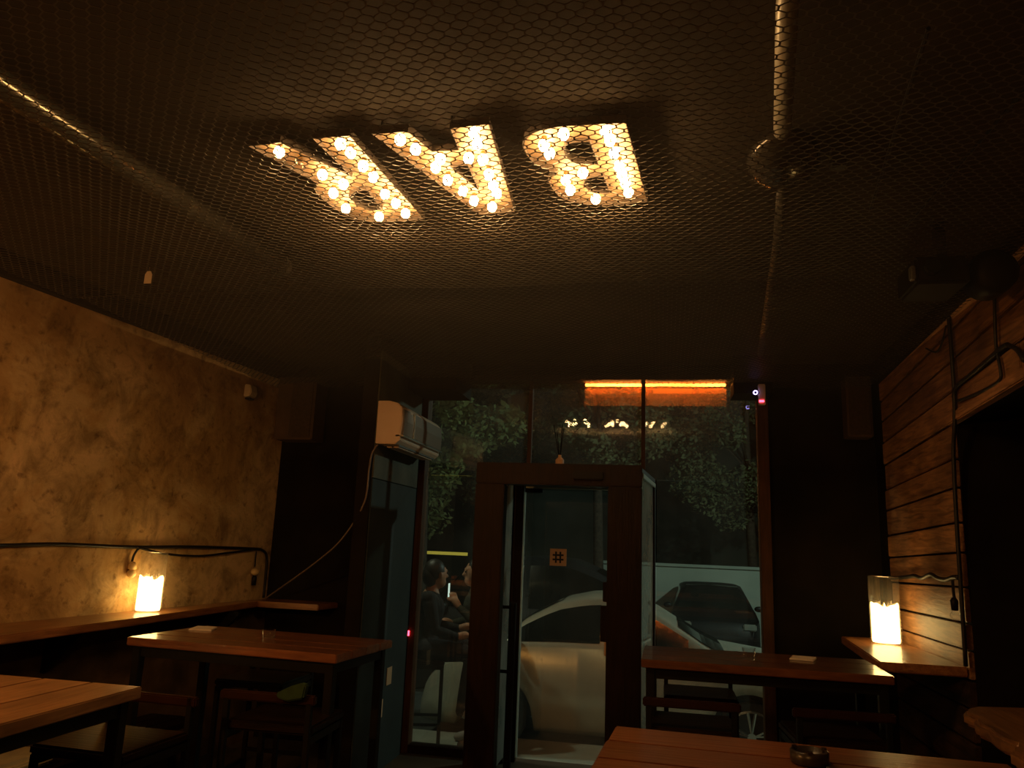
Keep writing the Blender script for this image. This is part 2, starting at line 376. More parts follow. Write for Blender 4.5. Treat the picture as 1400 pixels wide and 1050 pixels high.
# front wall: left part, right part, head
fw = MB().box((-3.35, 6.1, -0.12), (-1.985, 6.32, CEIL)).box((0.795, 6.1, -0.12), (2.6, 6.32, CEIL)).box((-1.985, 6.1, 2.93), (0.795, 6.32, CEIL)).box((-6, 6.18, CEIL+0.12), (4, 6.32, 4.3))
struct('wall_front', fw, M['dark_wall'], 'dark brown street wall around the shop window', 'wall')
struct('trim_2', MB().box((-1.95, 5.62, 2.742), (-1.56, 6.098, CEIL)), M['dark_wall'], 'dark boxed beam end above the air conditioner', 'trim')
struct('trim_3', MB().box((0.525, 5.80, 2.752), (0.80, 6.098, CEIL)), M['dark_wall'], 'dark boxed beam end at the right top of the window', 'trim')
# stub wall carrying the air conditioner
sw = struct('wall_stub', MB().box((-2.06, 5.0, 0), (-1.955, 6.098, CEIL)), [M['dark_wall']], 'short side wall below the air conditioner', 'wall')
MB().box((-1.955, 5.012, 2.0), (-1.944, 5.99, 2.9)).build('upper_panel', M['stub'], sw, bevel=0.002)
MB().box((-1.955, 5.012, 0.0), (-1.946, 5.99, 1.995)).build('lower_panel', M['stub_low'], sw, bevel=0.002)
for k, (y, z, hy, hz) in enumerate([(5.62, 0.62, 0.05, 0.06), (5.42, 0.42, 0.10, 0.06)]):  # tan patches put in place of reflections in the panel
    tag(MB().box((-1.944, y-hy, z-hz), (-1.941, y+hy, z+hz)).build('paper_notice', M['menu']), ['small tan notice on the blue grey panel, the upper one', 'wider tan notice low on the blue grey panel'][k], 'notice', 'notices on the stub wall')

# right wall with its reclaimed boards and the niche
wr = struct('wall_right', MB().box((1.56, 4.47, 0), (2.6, 6.098, CEIL)).box((1.56, -1.6, 2.36), (2.6, 4.47, CEIL)).box((2.45, -1.6, 0), (2.6, 4.47, 2.36)),
            M['dark_wall'], 'boarded right wall with a dark niche', 'wall')
def zs(z0, y): return z0+max(0.005, 0.005+0.055*(z0-1.15))*(5.6-y)
seams = [0.0, 0.17, 0.34, 0.52, 0.70, 0.86, 1.0, 1.145, 1.272, 1.442, 1.608, 1.754, 1.926, 2.068, 2.245]
def board(z0, z1, ya, yb, mat):
    g = 0.006; x0 = 1.56; x1 = 1.53+random.uniform(-0.006, 0.006)
    poly = [(ya, zs(z0, ya)+g if z0 > 0 else 0.0), (yb, zs(z0, yb)+g if z0 > 0 else 0.0), (yb, min(zs(z1, yb)-g, 2.99)), (ya, min(zs(z1, ya)-g, 2.99))]
    MB().prism(poly, x1, x0, frame=lambda u, v, w_: (w_, u, v)).build('board', mat, wr, bevel=0.004)
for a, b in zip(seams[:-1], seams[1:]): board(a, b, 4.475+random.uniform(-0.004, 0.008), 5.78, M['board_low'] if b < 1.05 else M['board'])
up = [2.245, 2.40, 2.555, 2.70, 2.84]
for i, (a, b) in enumerate(zip(up[:-1], up[1:])):
    cut = [3.6, 3.1, 4.0, 2.6][i]
    board(a, b, cut+0.004, 5.78, M['board']); board(a, b, 0.6, cut-0.004, M['board'])
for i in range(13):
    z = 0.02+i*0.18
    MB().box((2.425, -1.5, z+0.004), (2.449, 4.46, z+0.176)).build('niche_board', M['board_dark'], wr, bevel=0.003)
MB().prism([(4.47, 2.31), (4.47, 2.365), (0.6, 2.60), (0.6, 2.545)], 1.508, 1.558, frame=lambda u, v, w_: (w_, u, v)).build('niche_lintel', M['board'], wr, bevel=0.006)

# ------------------------------------------------------------------ shop window
def lean(mb):
    # panes tilted to shift the reflection of the sign bulbs
    xc = sum(v[0] for v in mb.v)/len(mb.v); zc = sum(v[2] for v in mb.v)/len(mb.v)
    mb.v = [(v[0], v[1]-0.0205*(v[2]-zc)-0.0253*(v[0]-xc), v[2]) for v in mb.v]; return mb
win = tag(empty('window_1', (0, 6.1, 0)), 'tall shop window onto the night street', 'window', kind='structure'); OFF[win.name] = Vector((0, 6.1, 0))
MB().box((-1.985, 6.04, 0), (-1.905, 6.16, 2.93)).build('window_post', M['post_wood'], win, bevel=0.004)
MB().box((0.717, 6.04, 0), (0.795, 6.16, 2.93)).build('window_post', M['post_wood'], win, bevel=0.004)
MB().box((-1.905, 6.06, 2.912), (0.717, 6.16, 2.95)).build('head_rail', M['frame_wood'], win, bevel=0.003)
MB().box((-1.905, 6.05, 0), (-1.24, 6.16, 0.06)).build('sill_rail', M['frame_wood'], win, bevel=0.003)
MB().box((-0.05, 6.05, 0), (0.717, 6.16, 0.06)).build('sill_rail', M['frame_wood'], win, bevel=0.003)
MB().box((-1.068, 6.085, 2.12), (-1.036, 6.135, 2.912)).build('mullion', M['post_wood'], win, bevel=0.003)
MB().box((-0.160, 6.085, 2.12), (-0.128, 6.135, 2.912)).build('mullion', M['post_wood'], win, bevel=0.003)
MB().box((-1.24, 6.07, 2.055), (-0.04, 6.15, 2.12)).build('transom', M['frame_wood'], win, bevel=0.003)
MB().box((-1.905, 6.105, 0.06), (-1.24, 6.113, 2.12)).build('pane', M['pane'], win)
lean(MB().box((-1.905, 6.105, 2.12), (-1.068, 6.113, 2.912))).build('pane', M['pane'], win)
lean(MB().box((-1.036, 6.105, 2.12), (-0.160, 6.113, 2.912))).build('pane', M['pane'], win)
lean(MB().box((-0.128, 6.105, 2.12), (0.717, 6.113, 2.912))).build('pane', M['pane'], win)
MB().box((-0.04, 6.105, 0.06), (0.717, 6.113, 2.12)).build('pane', M['pane'], win)
va = thing('light_strip', (-0.1, 6.2, 2.9), 'orange light strip outside along the top of the window', 'light strip')
MB().box((-0.62, 6.17, 2.916), (0.50, 6.25, 2.929)).build('channel', M['steel_black'], va)
MB().tube([(-0.62, 6.215, 2.900), (0.50, 6.215, 2.900)], 0.012, 6).build('glow_tube', M['strip'], va)
for x0, x1 in ((-0.62, -0.16), (-0.128, 0.50)):  # two amber bands put in for the orange glow below the strip
    MB().box((x0, 6.150, 2.815), (x1, 6.152, 2.911)).build('amber_film', M['film'], win)
    MB().box((x0, 6.150, 2.715), (x1, 6.152, 2.814)).build('thin_amber_film', M['film_thin'], win)

# ------------------------------------------------------------------ entrance vestibule and glass door
ve = thing('entrance_vestibule', (-0.65, 5.1, 0), 'dark varnished wooden entrance vestibule with glazed sides', 'vestibule', kind='structure')
FWD = M['frame_wood']
MB().box((-1.235, 5.08, 0), (-1.038, 5.20, 1.984)).build('front_post', FWD, ve, bevel=0.006)
MB().box((-0.346, 5.08, 0), (-0.128, 5.20, 1.984)).build('front_post', FWD, ve, bevel=0.006)
MB().box((-1.235, 5.08, 1.986), (-0.128, 5.20, 2.128)).build('front_header', FWD, ve, bevel=0.006)
MB().prism([(-1.225, 5.2), (-0.13, 5.2), (-0.05, 6.06), (-1.225, 6.06)], 2.09, 2.125).build('roof_panel', FWD, ve, bevel=0.004)
MB().box((-1.225, 6.0, 0), (-1.165, 6.068, 2.09)).build('back_post', FWD, ve, bevel=0.004)
MB().box((-1.158, 5.205, 0.05), (-1.150, 6.0, 2.05)).build('side_pane', M['pane_side'], ve)
# right side: slim frame leaning outwards a little
def rs(y, x=0.0): return -0.130+(y-5.1)*0.086+x
def rbox(y0, y1, z0, z1, t0=0.0, t1=-0.035): return MB().prism([(rs(y0, t1), y0), (rs(y0, t0), y0), (rs(y1, t0), y1), (rs(y1, t1), y1)], z0, z1)
rbox(5.205, 6.065, 2.055, 2.09).build('side_rail', M['alu'], ve, bevel=0.003)
rbox(5.99, 6.065, 0.0, 2.055).build('back_post', FWD, ve, bevel=0.003)
rbox(5.205, 5.99, 0.05, 2.055, -0.013, -0.020).build('side_pane', M['pane_side'], ve)
dc = MB().box((-0.575, 5.045, 2.025), (-0.378, 5.08, 2.078)).build('door_closer', M['black_pl'], ve, bevel=0.006)
MB().tube([(-1.02, 5.45, 0.10), (-1.015, 5.45, 1.19)], 0.026, 10).build('pull_handle', M['black_pl'], ve, smooth=False)
for z in (0.735, 1.16): MB().tube([(-1.15, 5.45, z), (-1.02, 5.45, z)], 0.012, 8).build('handle_bracket', M['black_pl'], ve)
d1 = tag(empty('door_1', (-0.65, 6.1, 0)), 'frameless glass street door with a hash sticker', 'door', kind='structure'); OFF[d1.name] = Vector((-0.65, 6.1, 0))
MB().box((-1.065, 6.09, 0.03), (-0.27, 6.10, 2.03)).build('glass_leaf', M['pane'], d1)
MB().box((-1.078, 6.082, 0.03), (-1.066, 6.108, 2.0)).build('edge_strip', M['seal'], d1)  # pale strip added for the bright line along the glass edge
MB().box((-1.165, 6.07, 0), (-1.079, 6.13, 2.05)).build('door_post', FWD, d1, bevel=0.003)
MB().box((-0.268, 6.07, 0), (-0.06, 6.13, 2.05)).build('door_post', FWD, d1, bevel=0.003)
MB().box((-1.065, 6.075, 2.032), (-0.27, 6.12, 2.045)).build('top_rail', M['alu'], d1, bevel=0.002)
MB().box((-1.065, 6.08, 2.0), (-0.93, 6.11, 2.03)).build('patch_hinge', M['black_pl'], d1, bevel=0.003)
lk = MB().box((-0.44, 6.04, 1.19), (-0.33, 6.09, 1.335)).build('lock_box', FWD, d1, bevel=0.004)
lk2 = MB().box((-0.455, 6.04, 0.90), (-0.33, 6.09, 1.16)).build('lock_box', FWD, d1, bevel=0.004)
MB().box((-0.425, 6.04, 0.80), (-0.33, 6.09, 0.898)).build('strike_plate', M['menu'], d1, bevel=0.004)
st = thing('hash_sticker', (-0.793, 6.088, 1.503), 'square tan sticker with a black hash sign on the door', 'sticker')
MB().box((-0.858, 6.0865, 1.438), (-0.728, 6.0895, 1.568)).build('sticker_sheet', M['menu'], st)
c = (-0.793, 1.503)
for d in (-0.017, 0.017):
    MB().box((c[0]+d-0.007, 6.0845, c[1]-0.043), (c[0]+d+0.007, 6.0862, c[1]+0.043)).build('hash_stroke', M['ink'], st)
    MB().box((c[0]-0.043, 6.0828, c[1]+d-0.007), (c[0]+0.043, 6.0843, c[1]+d+0.007)).build('hash_stroke', M['ink'], st)

# reed diffuser on the vestibule roof
rd = thing('reed_diffuser', (-0.70, 5.32, 2.128), 'little reed diffuser bottle on top of the vestibule', 'diffuser')
MB().lathe([(0.026, 0), (0.030, 0.004), (0.030, 0.05), (0.020, 0.062), (0.012, 0.068), (0.012, 0.085)], (-0.70, 5.32, 2.128), 14).build('bottle', M['menu'], rd, smooth=True)
for dx, dy, h in ((-0.05, 0.01, 0.30), (0.025, -0.02, 0.27), (0.01, 0.03, 0.31), (-0.02, -0.015, 0.24)):
    MB().tube([(-0.70, 5.32, 2.17), (-0.70+dx, 5.32+dy, 2.128+h)], 0.003, 5).build('reed', M['black_pl'], rd)

# ------------------------------------------------------------------ ceiling wire mesh (real hexagon netting)
def netting(name, x0, x1, y0, y1, zf, label):
    W, A, T = 0.046, 0.0125, 0.016          # cell width, zig-zag height, twisted link
    P = (A+T)                                  # row pitch
    vs = []; fs = []
    nx = int((x1-x0)/W); ny = int((y1-y0)/P)
    def seg(a, b, r):
        i = len(vs); d = Vector((b[0]-a[0], b[1]-a[1], 0)).normalized(); s = Vector((-d.y, d.x, 0))*r
        for p in (a, b):
            vs.extend([(p[0]+s.x, p[1]+s.y, p[2]-r*0.5), (p[0]-s.x, p[1]-s.y, p[2]-r*0.5), (p[0], p[1], p[2]+r)])
        fs.extend([(i, i+3, i+4, i+1), (i+1, i+4, i+5, i+2), (i+2, i+5, i+3, i)])
    def P3(x, y): return (x, y, zf(x, y))
    for j in range(ny):
        yb = y0+j*P; o = (j % 2)*W/2
        for i in range(nx):
            xl = x0+i*W+o; xm = xl+W/2; xr = xl+W
            lo = P3(xl, yb); hi = P3(xm, yb+A); re = P3(xr, yb)
            seg(lo, hi, 0.0019); seg(hi, re, 0.0019)
            seg(hi, P3(xm, yb+A+T), 0.0029)
    me = bpy.data.meshes.new(name); me.from_pydata(vs, [], fs); me.materials.append(M['wire']); me.update()
    o = bpy.data.objects.new(name, me); COL.objects.link(o)
    tag(o, label, 'wire mesh', kind='stuff'); return o
def sag(x, y): return 2.885-0.012*math.sin(x*2.1+0.7)*math.sin(y*1.7)-0.006*math.sin(x*5.3)
netting('wire_netting', -3.36, 1.50, 1.25, 3.70, sag, 'hexagonal wire netting under the lit BAR sign')
netting('wire_netting', -3.26, 1.50, 3.62, 6.02, lambda x, y: sag(x, y)-0.012-0.02*max(0, y-3.6), 'hexagonal wire netting between the seam and the shop window')

# ------------------------------------------------------------------ BAR sign letters
def letter(ch, outer, holes, bulbs, label, dead=None):
    cx = sum(p[0] for p in outer)/len(outer); cy = sum(p[1] for p in outer)/len(outer)
    t = thing('marquee_letter', (cx, cy, 2.998), label, 'sign letter', 'BAR sign letters')
    # plate with holes
    bm = bmesh.new(); edges = []
    for loop in [outer]+holes:
        vv = [bm.verts.new((x-cx, y-cy, 0)) for x, y in loop]
        edges += [bm.edges.new((vv[i], vv[(i+1) % len(vv)])) for i in range(len(vv))]
    bmesh.ops.triangle_fill(bm, use_beauty=True, use_dissolve=False, edges=edges)
    r = bmesh.ops.extrude_face_region(bm, geom=list(bm.faces))
    bmesh.ops.translate(bm, verts=[v for v in r['geom'] if isinstance(v, bmesh.types.BMVert)], vec=(0, 0, 0.012))
    bmesh.ops.recalc_face_normals(bm, faces=bm.faces)
    me = bpy.data.meshes.new('back_plate'); bm.to_mesh(me); bm.free(); me.materials.append(M['letter'])
    o = bpy.data.objects.new('back_plate', me); COL.objects.link(o); o.parent = t
    # rim
    def area(l): return sum(l[i][0]*l[(i+1) % len(l)][1]-l[(i+1) % len(l)][0]*l[i][1] for i in range(len(l)))
    for li, loop in enumerate([outer]+holes):
        sgn = 1 if area(loop) > 0 else -1
        if li > 0: sgn = -sgn
        n = len(loop); off = []
        for i in range(n):
            p0, p1, p2 = Vector(loop[i-1]), Vector(loop[i]), Vector(loop[(i+1) % n])
            d0 = (p1-p0).normalized(); d1 = (p2-p1).normalized()
            nn = Vector((d0.y, -d0.x))+Vector((d1.y, -d1.x)); nn = nn.normalized()*0.004*sgn
            off.append(p1+nn)
        mb = MB(); vs = []; fs = []
        for i in range(n):
            a = Vector(loop[i]); b = off[i]
            vs += [(a.x, a.y, 2.980), (b.x, b.y, 2.980), (b.x, b.y, 3.01), (a.x, a.y, 2.998)]
        for i in range(n):
            j = (i+1) % n
            for k in range(4): fs.append((4*i+k, 4*i+(k+1) % 4, 4*j+(k+1) % 4, 4*j+k))
        mb.add(vs, fs); mb.build('rim' if li == 0 else 'counter_rim', M['letter_rim'], t)
    for k, (x, y) in enumerate(bulbs):
        dead_b = dead is not None and k in dead
        b = MB().sphere((x, y, 2.966), 0.020, 10, sc_=(1, 1, 1.1)).build('bulb', M['bulb_off'] if dead_b else M['bulb'], t, smooth=True)
        MB().lathe([(0.010, 0), (0.010, 0.018)], (x, y, 2.980), 8).build('socket', M['brass'], b)
    # two hangers up to the ceiling
    for (x, y) in (outer[0], outer[len(outer)//2]):
        MB().tube([(x*0.9+cx*0.1, y*0.9+cy*0.1, 3.005), (x*0.9+cx*0.1, y*0.9+cy*0.1, CEIL)], 0.004, 6).build('hanger', M['steel_black'], t)
    return t
def inset(bulbs, dy=0.012): return [(x, y+dy) for x, y in bulbs]
letter('B', [(-0.119, 2.346), (-0.058, 2.958), (-0.098, 2.961), (-0.162, 2.969), (-0.248, 2.968), (-0.311, 2.951), (-0.368, 2.92), (-0.409, 2.867), (-0.425, 2.799), (-0.431, 2.735), (-0.415, 2.698), (-0.388, 2.673), (-0.401, 2.654), (-0.433, 2.629), (-0.468, 2.575), (-0.481, 2.515), (-0.484, 2.462), (-0.468, 2.413), (-0.44, 2.377), (-0.4, 2.355), (-0.359, 2.346), (-0.302, 2.343), (-0.235, 2.343)],
    [[(-0.246, 2.45), (-0.229, 2.619), (-0.309, 2.606), (-0.329, 2.583), (-0.343, 2.539), (-0.345, 2.493), (-0.332, 2.461), (-0.307, 2.45)],
     [(-0.217, 2.716), (-0.202, 2.861), (-0.268, 2.856), (-0.29, 2.823), (-0.299, 2.768), (-0.29, 2.733), (-0.269, 2.718)]],
    [(-0.328, 2.366), (-0.185, 2.364), (-0.405, 2.431), (-0.394, 2.492), (-0.174, 2.423), (-0.165, 2.514), (-0.154, 2.613), (-0.146, 2.679), (-0.137, 2.748), (-0.129, 2.83), (-0.290, 2.652), (-0.36, 2.70), (-0.353, 2.787), (-0.261, 2.878)],
    'illuminated letter B of the sign above the netting')
letter('A', [(-0.71, 2.308), (-0.576, 2.298), (-0.616, 2.995), (-0.773, 3.009), (-0.994, 2.311), (-0.866, 2.312), (-0.822, 2.457), (-0.718, 2.457)],
    [[(-0.785, 2.576), (-0.714, 2.567), (-0.722, 2.781)]],
    [(-0.899, 2.334), (-0.866, 2.406), (-0.832, 2.545), (-0.797, 2.484), (-0.692, 2.492), (-0.630, 2.322), (-0.635, 2.392), (-0.642, 2.508), (-0.646, 2.624), (-0.648, 2.715), (-0.649, 2.786), (-0.694, 2.905), (-0.814, 2.650), (-0.779, 2.75), (-0.756, 2.842)],
    'illuminated letter A in the middle of the sign')
letter('R', [(-1.219, 2.315), (-1.082, 2.313), (-1.029, 3.027), (-1.121, 3.04), (-1.249, 3.042), (-1.33, 3.004), (-1.372, 2.935), (-1.394, 2.829), (-1.401, 2.737), (-1.391, 2.695), (-1.355, 2.65), (-1.482, 2.337), (-1.354, 2.328), (-1.193, 2.612)],
    [[(-1.242, 2.742), (-1.179, 2.724), (-1.181, 2.919), (-1.24, 2.92), (-1.276, 2.855), (-1.277, 2.776)]],
    [(-1.375, 2.366), (-1.290, 2.553), (-1.240, 2.637), (-1.314, 2.71), (-1.322, 2.857), (-1.208, 2.952), (-1.124, 2.338), (-1.112, 2.402), (-1.104, 2.504), (-1.098, 2.593), (-1.104, 2.741), (-1.088, 2.829), (-1.080, 2.93), (-1.340, 2.455)],
    'illuminated letter R of the sign with one dead bulb', dead=[13])

# ------------------------------------------------------------------ pipes above the netting
pl = thing('round_duct', (-2.0, 2.5, 2.97), 'long round metal duct above the netting near the plaster wall', 'duct')
MB().tube([(-2.11, 0.6, 2.968), (-2.075, 1.85, 2.968), (-1.955, 3.52, 2.968)], 0.050, 20).build('pipe', M['galv'], pl, smooth=True)
for y, x in ((1.6, -2.083), (2.75, -2.012)): MB().tube([(x, y-0.012, 2.968), (x, y+0.012, 2.968)], 0.054, 20).build('joint_band', M['galv'], pl)
MB().tube([(-1.958, 3.49, 2.968), (-1.952, 3.53, 2.968)], 0.053, 20).build('end_cap', M['galv_dull'], pl)
pr = thing('ventilation_pipe', (0.4, 2.6, 2.97), 'pale ventilation pipe with a fan drum right of the BAR sign', 'pipe')
MB().tube([(0.235, 0.8, 2.975), (0.317, 1.835, 2.975), (0.395, 2.46, 2.975)], 0.029, 16).build('pipe', M['pale_pipe'], pr, smooth=True)
dr = MB(); dr.sphere((0, 0, 0), 1.0, 28, sc_=(0.125, 0.20, 0.066))
ca, sa = math.cos(-0.13), math.sin(-0.13)
dr.v = [(0.425+v[0]*ca-v[1]*sa, 2.64+v[0]*sa+v[1]*ca, 2.967+v[2]) for v in dr.v]; dr.build('fan_drum', M['drum'], pr, smooth=True)
MB().tube([(0.450, 2.81, 2.985), (0.52, 3.475, 2.985), (0.69, 5.55, 2.985)], 0.022, 12).build('pipe', M['galv_dull'], pr, smooth=True)
MB().box((0.60, 2.70, 2.97), (0.65, 2.75, CEIL)).build('bracket', M['galv_dull'], pr, bevel=0.003)
for k, (a, b, lab) in enumerate([((0.67, 1.9, 2.93), (0.80, 3.0, 2.93), 'thin conduit beside the ventilation pipe'), ((1.05, 1.6, 2.93), (0.98, 3.2, 2.93), 'thin conduit nearest the boarded wall')]):
    tag(MB().tube([a, b], 0.006, 6).build('ceiling_conduit', M['steel_black']), lab, 'conduit', 'ceiling conduits')
tg = thing('paper_tag', (-2.526, 3.245, 2.80), 'small pale tag hanging under the netting', 'tag')
MB().prism([(-2.546, 2.798), (-2.506, 2.798), (-2.506, 2.845), (-2.516, 2.862), (-2.536, 2.862), (-2.546, 2.845)], 3.243, 3.246, frame=lambda u, v, w_: (u, w_, v)).build('card', M['paper'], tg)
MB().tube([(-2.526, 3.2445, 2.86), (-2.526, 3.2445, 2.885)], 0.0015, 5).build('string', M['cord'], tg)

# ------------------------------------------------------------------ shelves
def slab(name, poly, z0, z1, mat, label, cat='shelf', bevel=0.006):
    o = MB().prism(poly, z0, z1).build(name, mat, None, bevel=bevel); return tag(o, label, cat)
slab('wall_shelf', [(lwx(0.4)+0.002, 0.4), (-3.10, 0.4), (-3.10, 3.2), (-3.095, 4.3), (-3.12, 5.78), (lwx(5.78)+0.002, 5.78)], 1.025, 1.07, M['shelf'], 'long wooden drink shelf along the plaster wall')
slab('corner_shelf', [(lwx(5.8)+0.01, 5.795), (-2.62, 5.80), (-2.58, 6.095), (lwx(6.09)+0.02, 6.095)], 1.025, 1.07, M['shelf_x'], 'short wooden corner shelf below the speaker')
slab('drink_shelf', [(1.11, 4.485), (1.528, 4.485), (1.528, 5.76), (1.19, 5.76)], 1.02, 1.07, M['shelf'], 'wooden candle shelf on the boarded wall')
for i, y in enumerate((1.2, 2.6, 4.0, 5.4)):
    x = lwx(y)+0.003
    tag(MB().prism([(x, 1.024), (x+0.24, 1.024), (x+0.24, 1.0), (x+0.03, 0.78), (x, 0.78)], y-0.015, y+0.015, frame=lambda u, v, w_: (u, w_, v)).build('shelf_bracket', M['steel_black']),
        ['nearest','second','third','farthest'][i]+' black steel bracket under the left drink shelf', 'bracket', 'brackets under the plaster wall shelf')
lp = [(1.107, 3.329), (1.14, 3.40), (1.20, 3.465), (1.386, 3.511), (1.8, 3.55), (2.42, 3.56), (2.42, 2.2), (1.01, 2.2), (0.995, 2.40), (1.01, 2.55), (1.03, 2.66), (1.026, 2.722), (1.06, 2.78), (1.085, 2.84), (1.068, 2.90), (1.072, 2.98), (1.085, 3.06), (1.075, 3.12), (1.09, 3.18), (1.118, 3.24)]
le = thing('live_edge_counter', (1.6, 2.9, 0), 'rough live-edge wooden counter at the right edge', 'counter')
MB().prism(lp, 1.0, 1.05).build('slab', M['live'], le, bevel=0.012)
for (x, y) in ((1.3, 3.3), (2.25, 3.3), (1.3, 2.4), (2.25, 2.4)): MB().box((x-0.03, y-0.03, 0), (x+0.03, y+0.03, 1.0)).build('leg', M['steel_black'], le)

# bench along the plaster wall
bn = thing('wall_bench', (-3.2, 3.4, 0), 'low wooden bench below the plaster wall shelf', 'bench')
for k in range(3):
    MB().prism([(lwx(1.4)+0.02+0.125*k, 1.4), (lwx(1.4)+0.14+0.125*k, 1.4), (lwx(4.9)+0.14+0.125*k, 4.9), (lwx(4.9)+0.02+0.125*k, 4.9)], 0.365, 0.40).build('slat', M['seat_wood'], bn, bevel=0.004)
for y in (1.6, 3.1, 4.7): MB().box((lwx(y)+0.03, y-0.04, 0), (lwx(y)+0.36, y+0.04, 0.365)).build('trestle', M['steel_black'], bn, bevel=0.004)
cu = thing('seat_cushion', (-3.2, 3.35, 0.405), 'pale square cushion on the low bench', 'cushion')
MB().box((-3.40, 3.05, 0.402), (-3.06, 3.75, 0.47)).build('cover', M['cushion'], cu, bevel=0.02)
MB().tube([(-3.40, 3.05, 0.437), (-3.06, 3.05, 0.437), (-3.06, 3.75, 0.437)], 0.006, 6).build('piping', M['cushion'], cu)

# ------------------------------------------------------------------ tables
def table(cx, cy, lx, ly, rz, along, nplank, label, mat):
    t = thing('bar_table', (cx, cy, 0), label, 'table', 'bar tables', rz=rz)
    n = nplank; g = 0.0018
    for i in range(n):
        if along == 'x':
            a = -ly/2+ly*i/n; b = -ly/2+ly*(i+1)/n
            mb = MB().box((-lx/2+random.uniform(0, 0.006), a+g, 1.008), (lx/2-random.uniform(0, 0.006), b-g, 1.05-random.uniform(0, 0.002)))
        else:
            a = -lx/2+lx*i/n; b = -lx/2+lx*(i+1)/n
            mb = MB().box((a+g, -ly/2+random.uniform(0, 0.006), 1.008), (b-g, ly/2-random.uniform(0, 0.006), 1.05-random.uniform(0, 0.002)))
        mb.build('plank', mat, t, world=False, bevel=0.004)
    ix, iy = lx/2-0.05, ly/2-0.05
    for sx in (-1, 1):
        for sy in (-1, 1):
            MB().box((sx*ix-0.022, sy*iy-0.022, 0), (sx*ix+0.022, sy*iy+0.022, 1.006)).build('leg', M['steel_black'], t, world=False, bevel=0.003)
    for sy in (-1, 1):
        MB().box((-ix+0.022, sy*iy-0.015, 0.955), (ix-0.022, sy*iy+0.015, 1.005)).build('apron', M['steel_black'], t, world=False)
    for sx in (-1, 1):
        MB().box((sx*ix-0.015, -iy+0.022, 0.955), (sx*ix+0.015, iy-0.022, 1.005)).build('apron', M['steel_black'], t, world=False)
        MB().box((sx*ix-0.015, -iy+0.022, 0.20), (sx*ix+0.015, iy-0.022, 0.235)).build('foot_rail', M['steel_black'], t, world=False)
    return t
table(-2.08, 3.965, 1.20, 0.65, math.radians(-4.5), 'x', 4, 'far left wooden bar table with a napkin, against the plaster wall shelf', M['table_x'])
table(-2.42, 1.93, 1.22, 1.34, 0, 'y', 6, 'near left wooden bar table cut off by the picture edge', M['table_y'])
table(0.495, 4.435, 1.20, 0.59, -0.012, 'x', 3, 'wooden bar table in front of the window, right of the door', M['table_x'])
table(0.37, 2.085, 1.10, 0.98, math.radians(-3.6), 'x', 5, 'nearest wooden bar table at the bottom edge, with an ashtray', M['table_x'])

# ------------------------------------------------------------------ bar stools (low back)
def make_stool(label):
    t = thing('bar_stool', (0, 0, 0), label, 'stool', 'low-backed bar stools')
    MB().box((-0.21, -0.19, 0.735), (0.21, 0.20, 0.775)).build('seat', M['seat_wood'], t, world=False, bevel=0.010)
    for sx in (-1, 1):
        MB().box((sx*0.195-0.0125, 0.165, 0), (sx*0.195+0.0125, 0.19, 0.735)).build('leg', M['steel_black'], t, world=False, bevel=0.002)
        MB().box((sx*0.195-0.0125, -0.215, 0), (sx*0.195+0.0125, -0.19, 0.905)).build('leg', M['steel_black'], t, world=False, bevel=0.002)
        MB().box((sx*0.195-0.010, -0.19, 0.70), (sx*0.195+0.010, 0.165, 0.733)).build('seat_rail', M['steel_black'], t, world=False)
        MB().box((sx*0.195-0.010, -0.19, 0.24), (sx*0.195+0.010, 0.165, 0.262)).build('stretcher', M['steel_black'], t, world=False)
    MB().box((-0.182, 0.168, 0.22), (0.182, 0.19, 0.242)).build('foot_rest', M['steel_black'], t, world=False)
    MB().box((-0.182, -0.213, 0.30), (0.182, -0.193, 0.322)).build('stretcher', M['steel_black'], t, world=False)
    MB().box((-0.225, -0.220, 0.868), (0.225, -0.190, 0.908)).build('backrest', M['rail'], t, world=False, bevel=0.006)
    return t
ST = [
 ((0.135, 4.14), 0, 'bar stool on the room side of the table by the window'),
 ((0.22, 5.00), math.pi, 'bar stool between the window and the table right of the door'),
 ((0.80, 4.16), 0.06, 'bar stool tucked under the window table beside the candle shelf'),
 ((-1.72, 3.56), 0.03, 'bar stool on the near side of the far left table'),
 ((-2.30, 4.44), math.pi, 'bar stool behind the far left table'),
 ((-2.16, 2.95), math.pi-0.05, 'bar stool at the far edge of the near left table'),
 ((-1.70, 2.30), -math.pi/2+3.14159, 'bar stool at the right corner of the near left table'),
]
st0 = make_stool(ST[0][2])
for i, ((x, y), a, lab) in enumerate(ST):
    if i == 6: continue
    o = st0 if i == 0 else copy_tree(st0)
    o.location = (x, y, 0); o.rotation_euler = (0, 0, a); o['label'] = lab
gc = tag(MB().prism([(-1.66, 0.915), (-1.60, 0.945), (-1.55, 0.962), (-1.52, 0.958), (-1.53, 0.90), (-1.60, 0.885), (-1.65, 0.895)], 3.31, 3.352, frame=lambda u, v, w_: (u, w_, v)).build('green_cloth', M['green_cloth'], None, bevel=0.006), 'green cloth draped over a stool back', 'cloth')

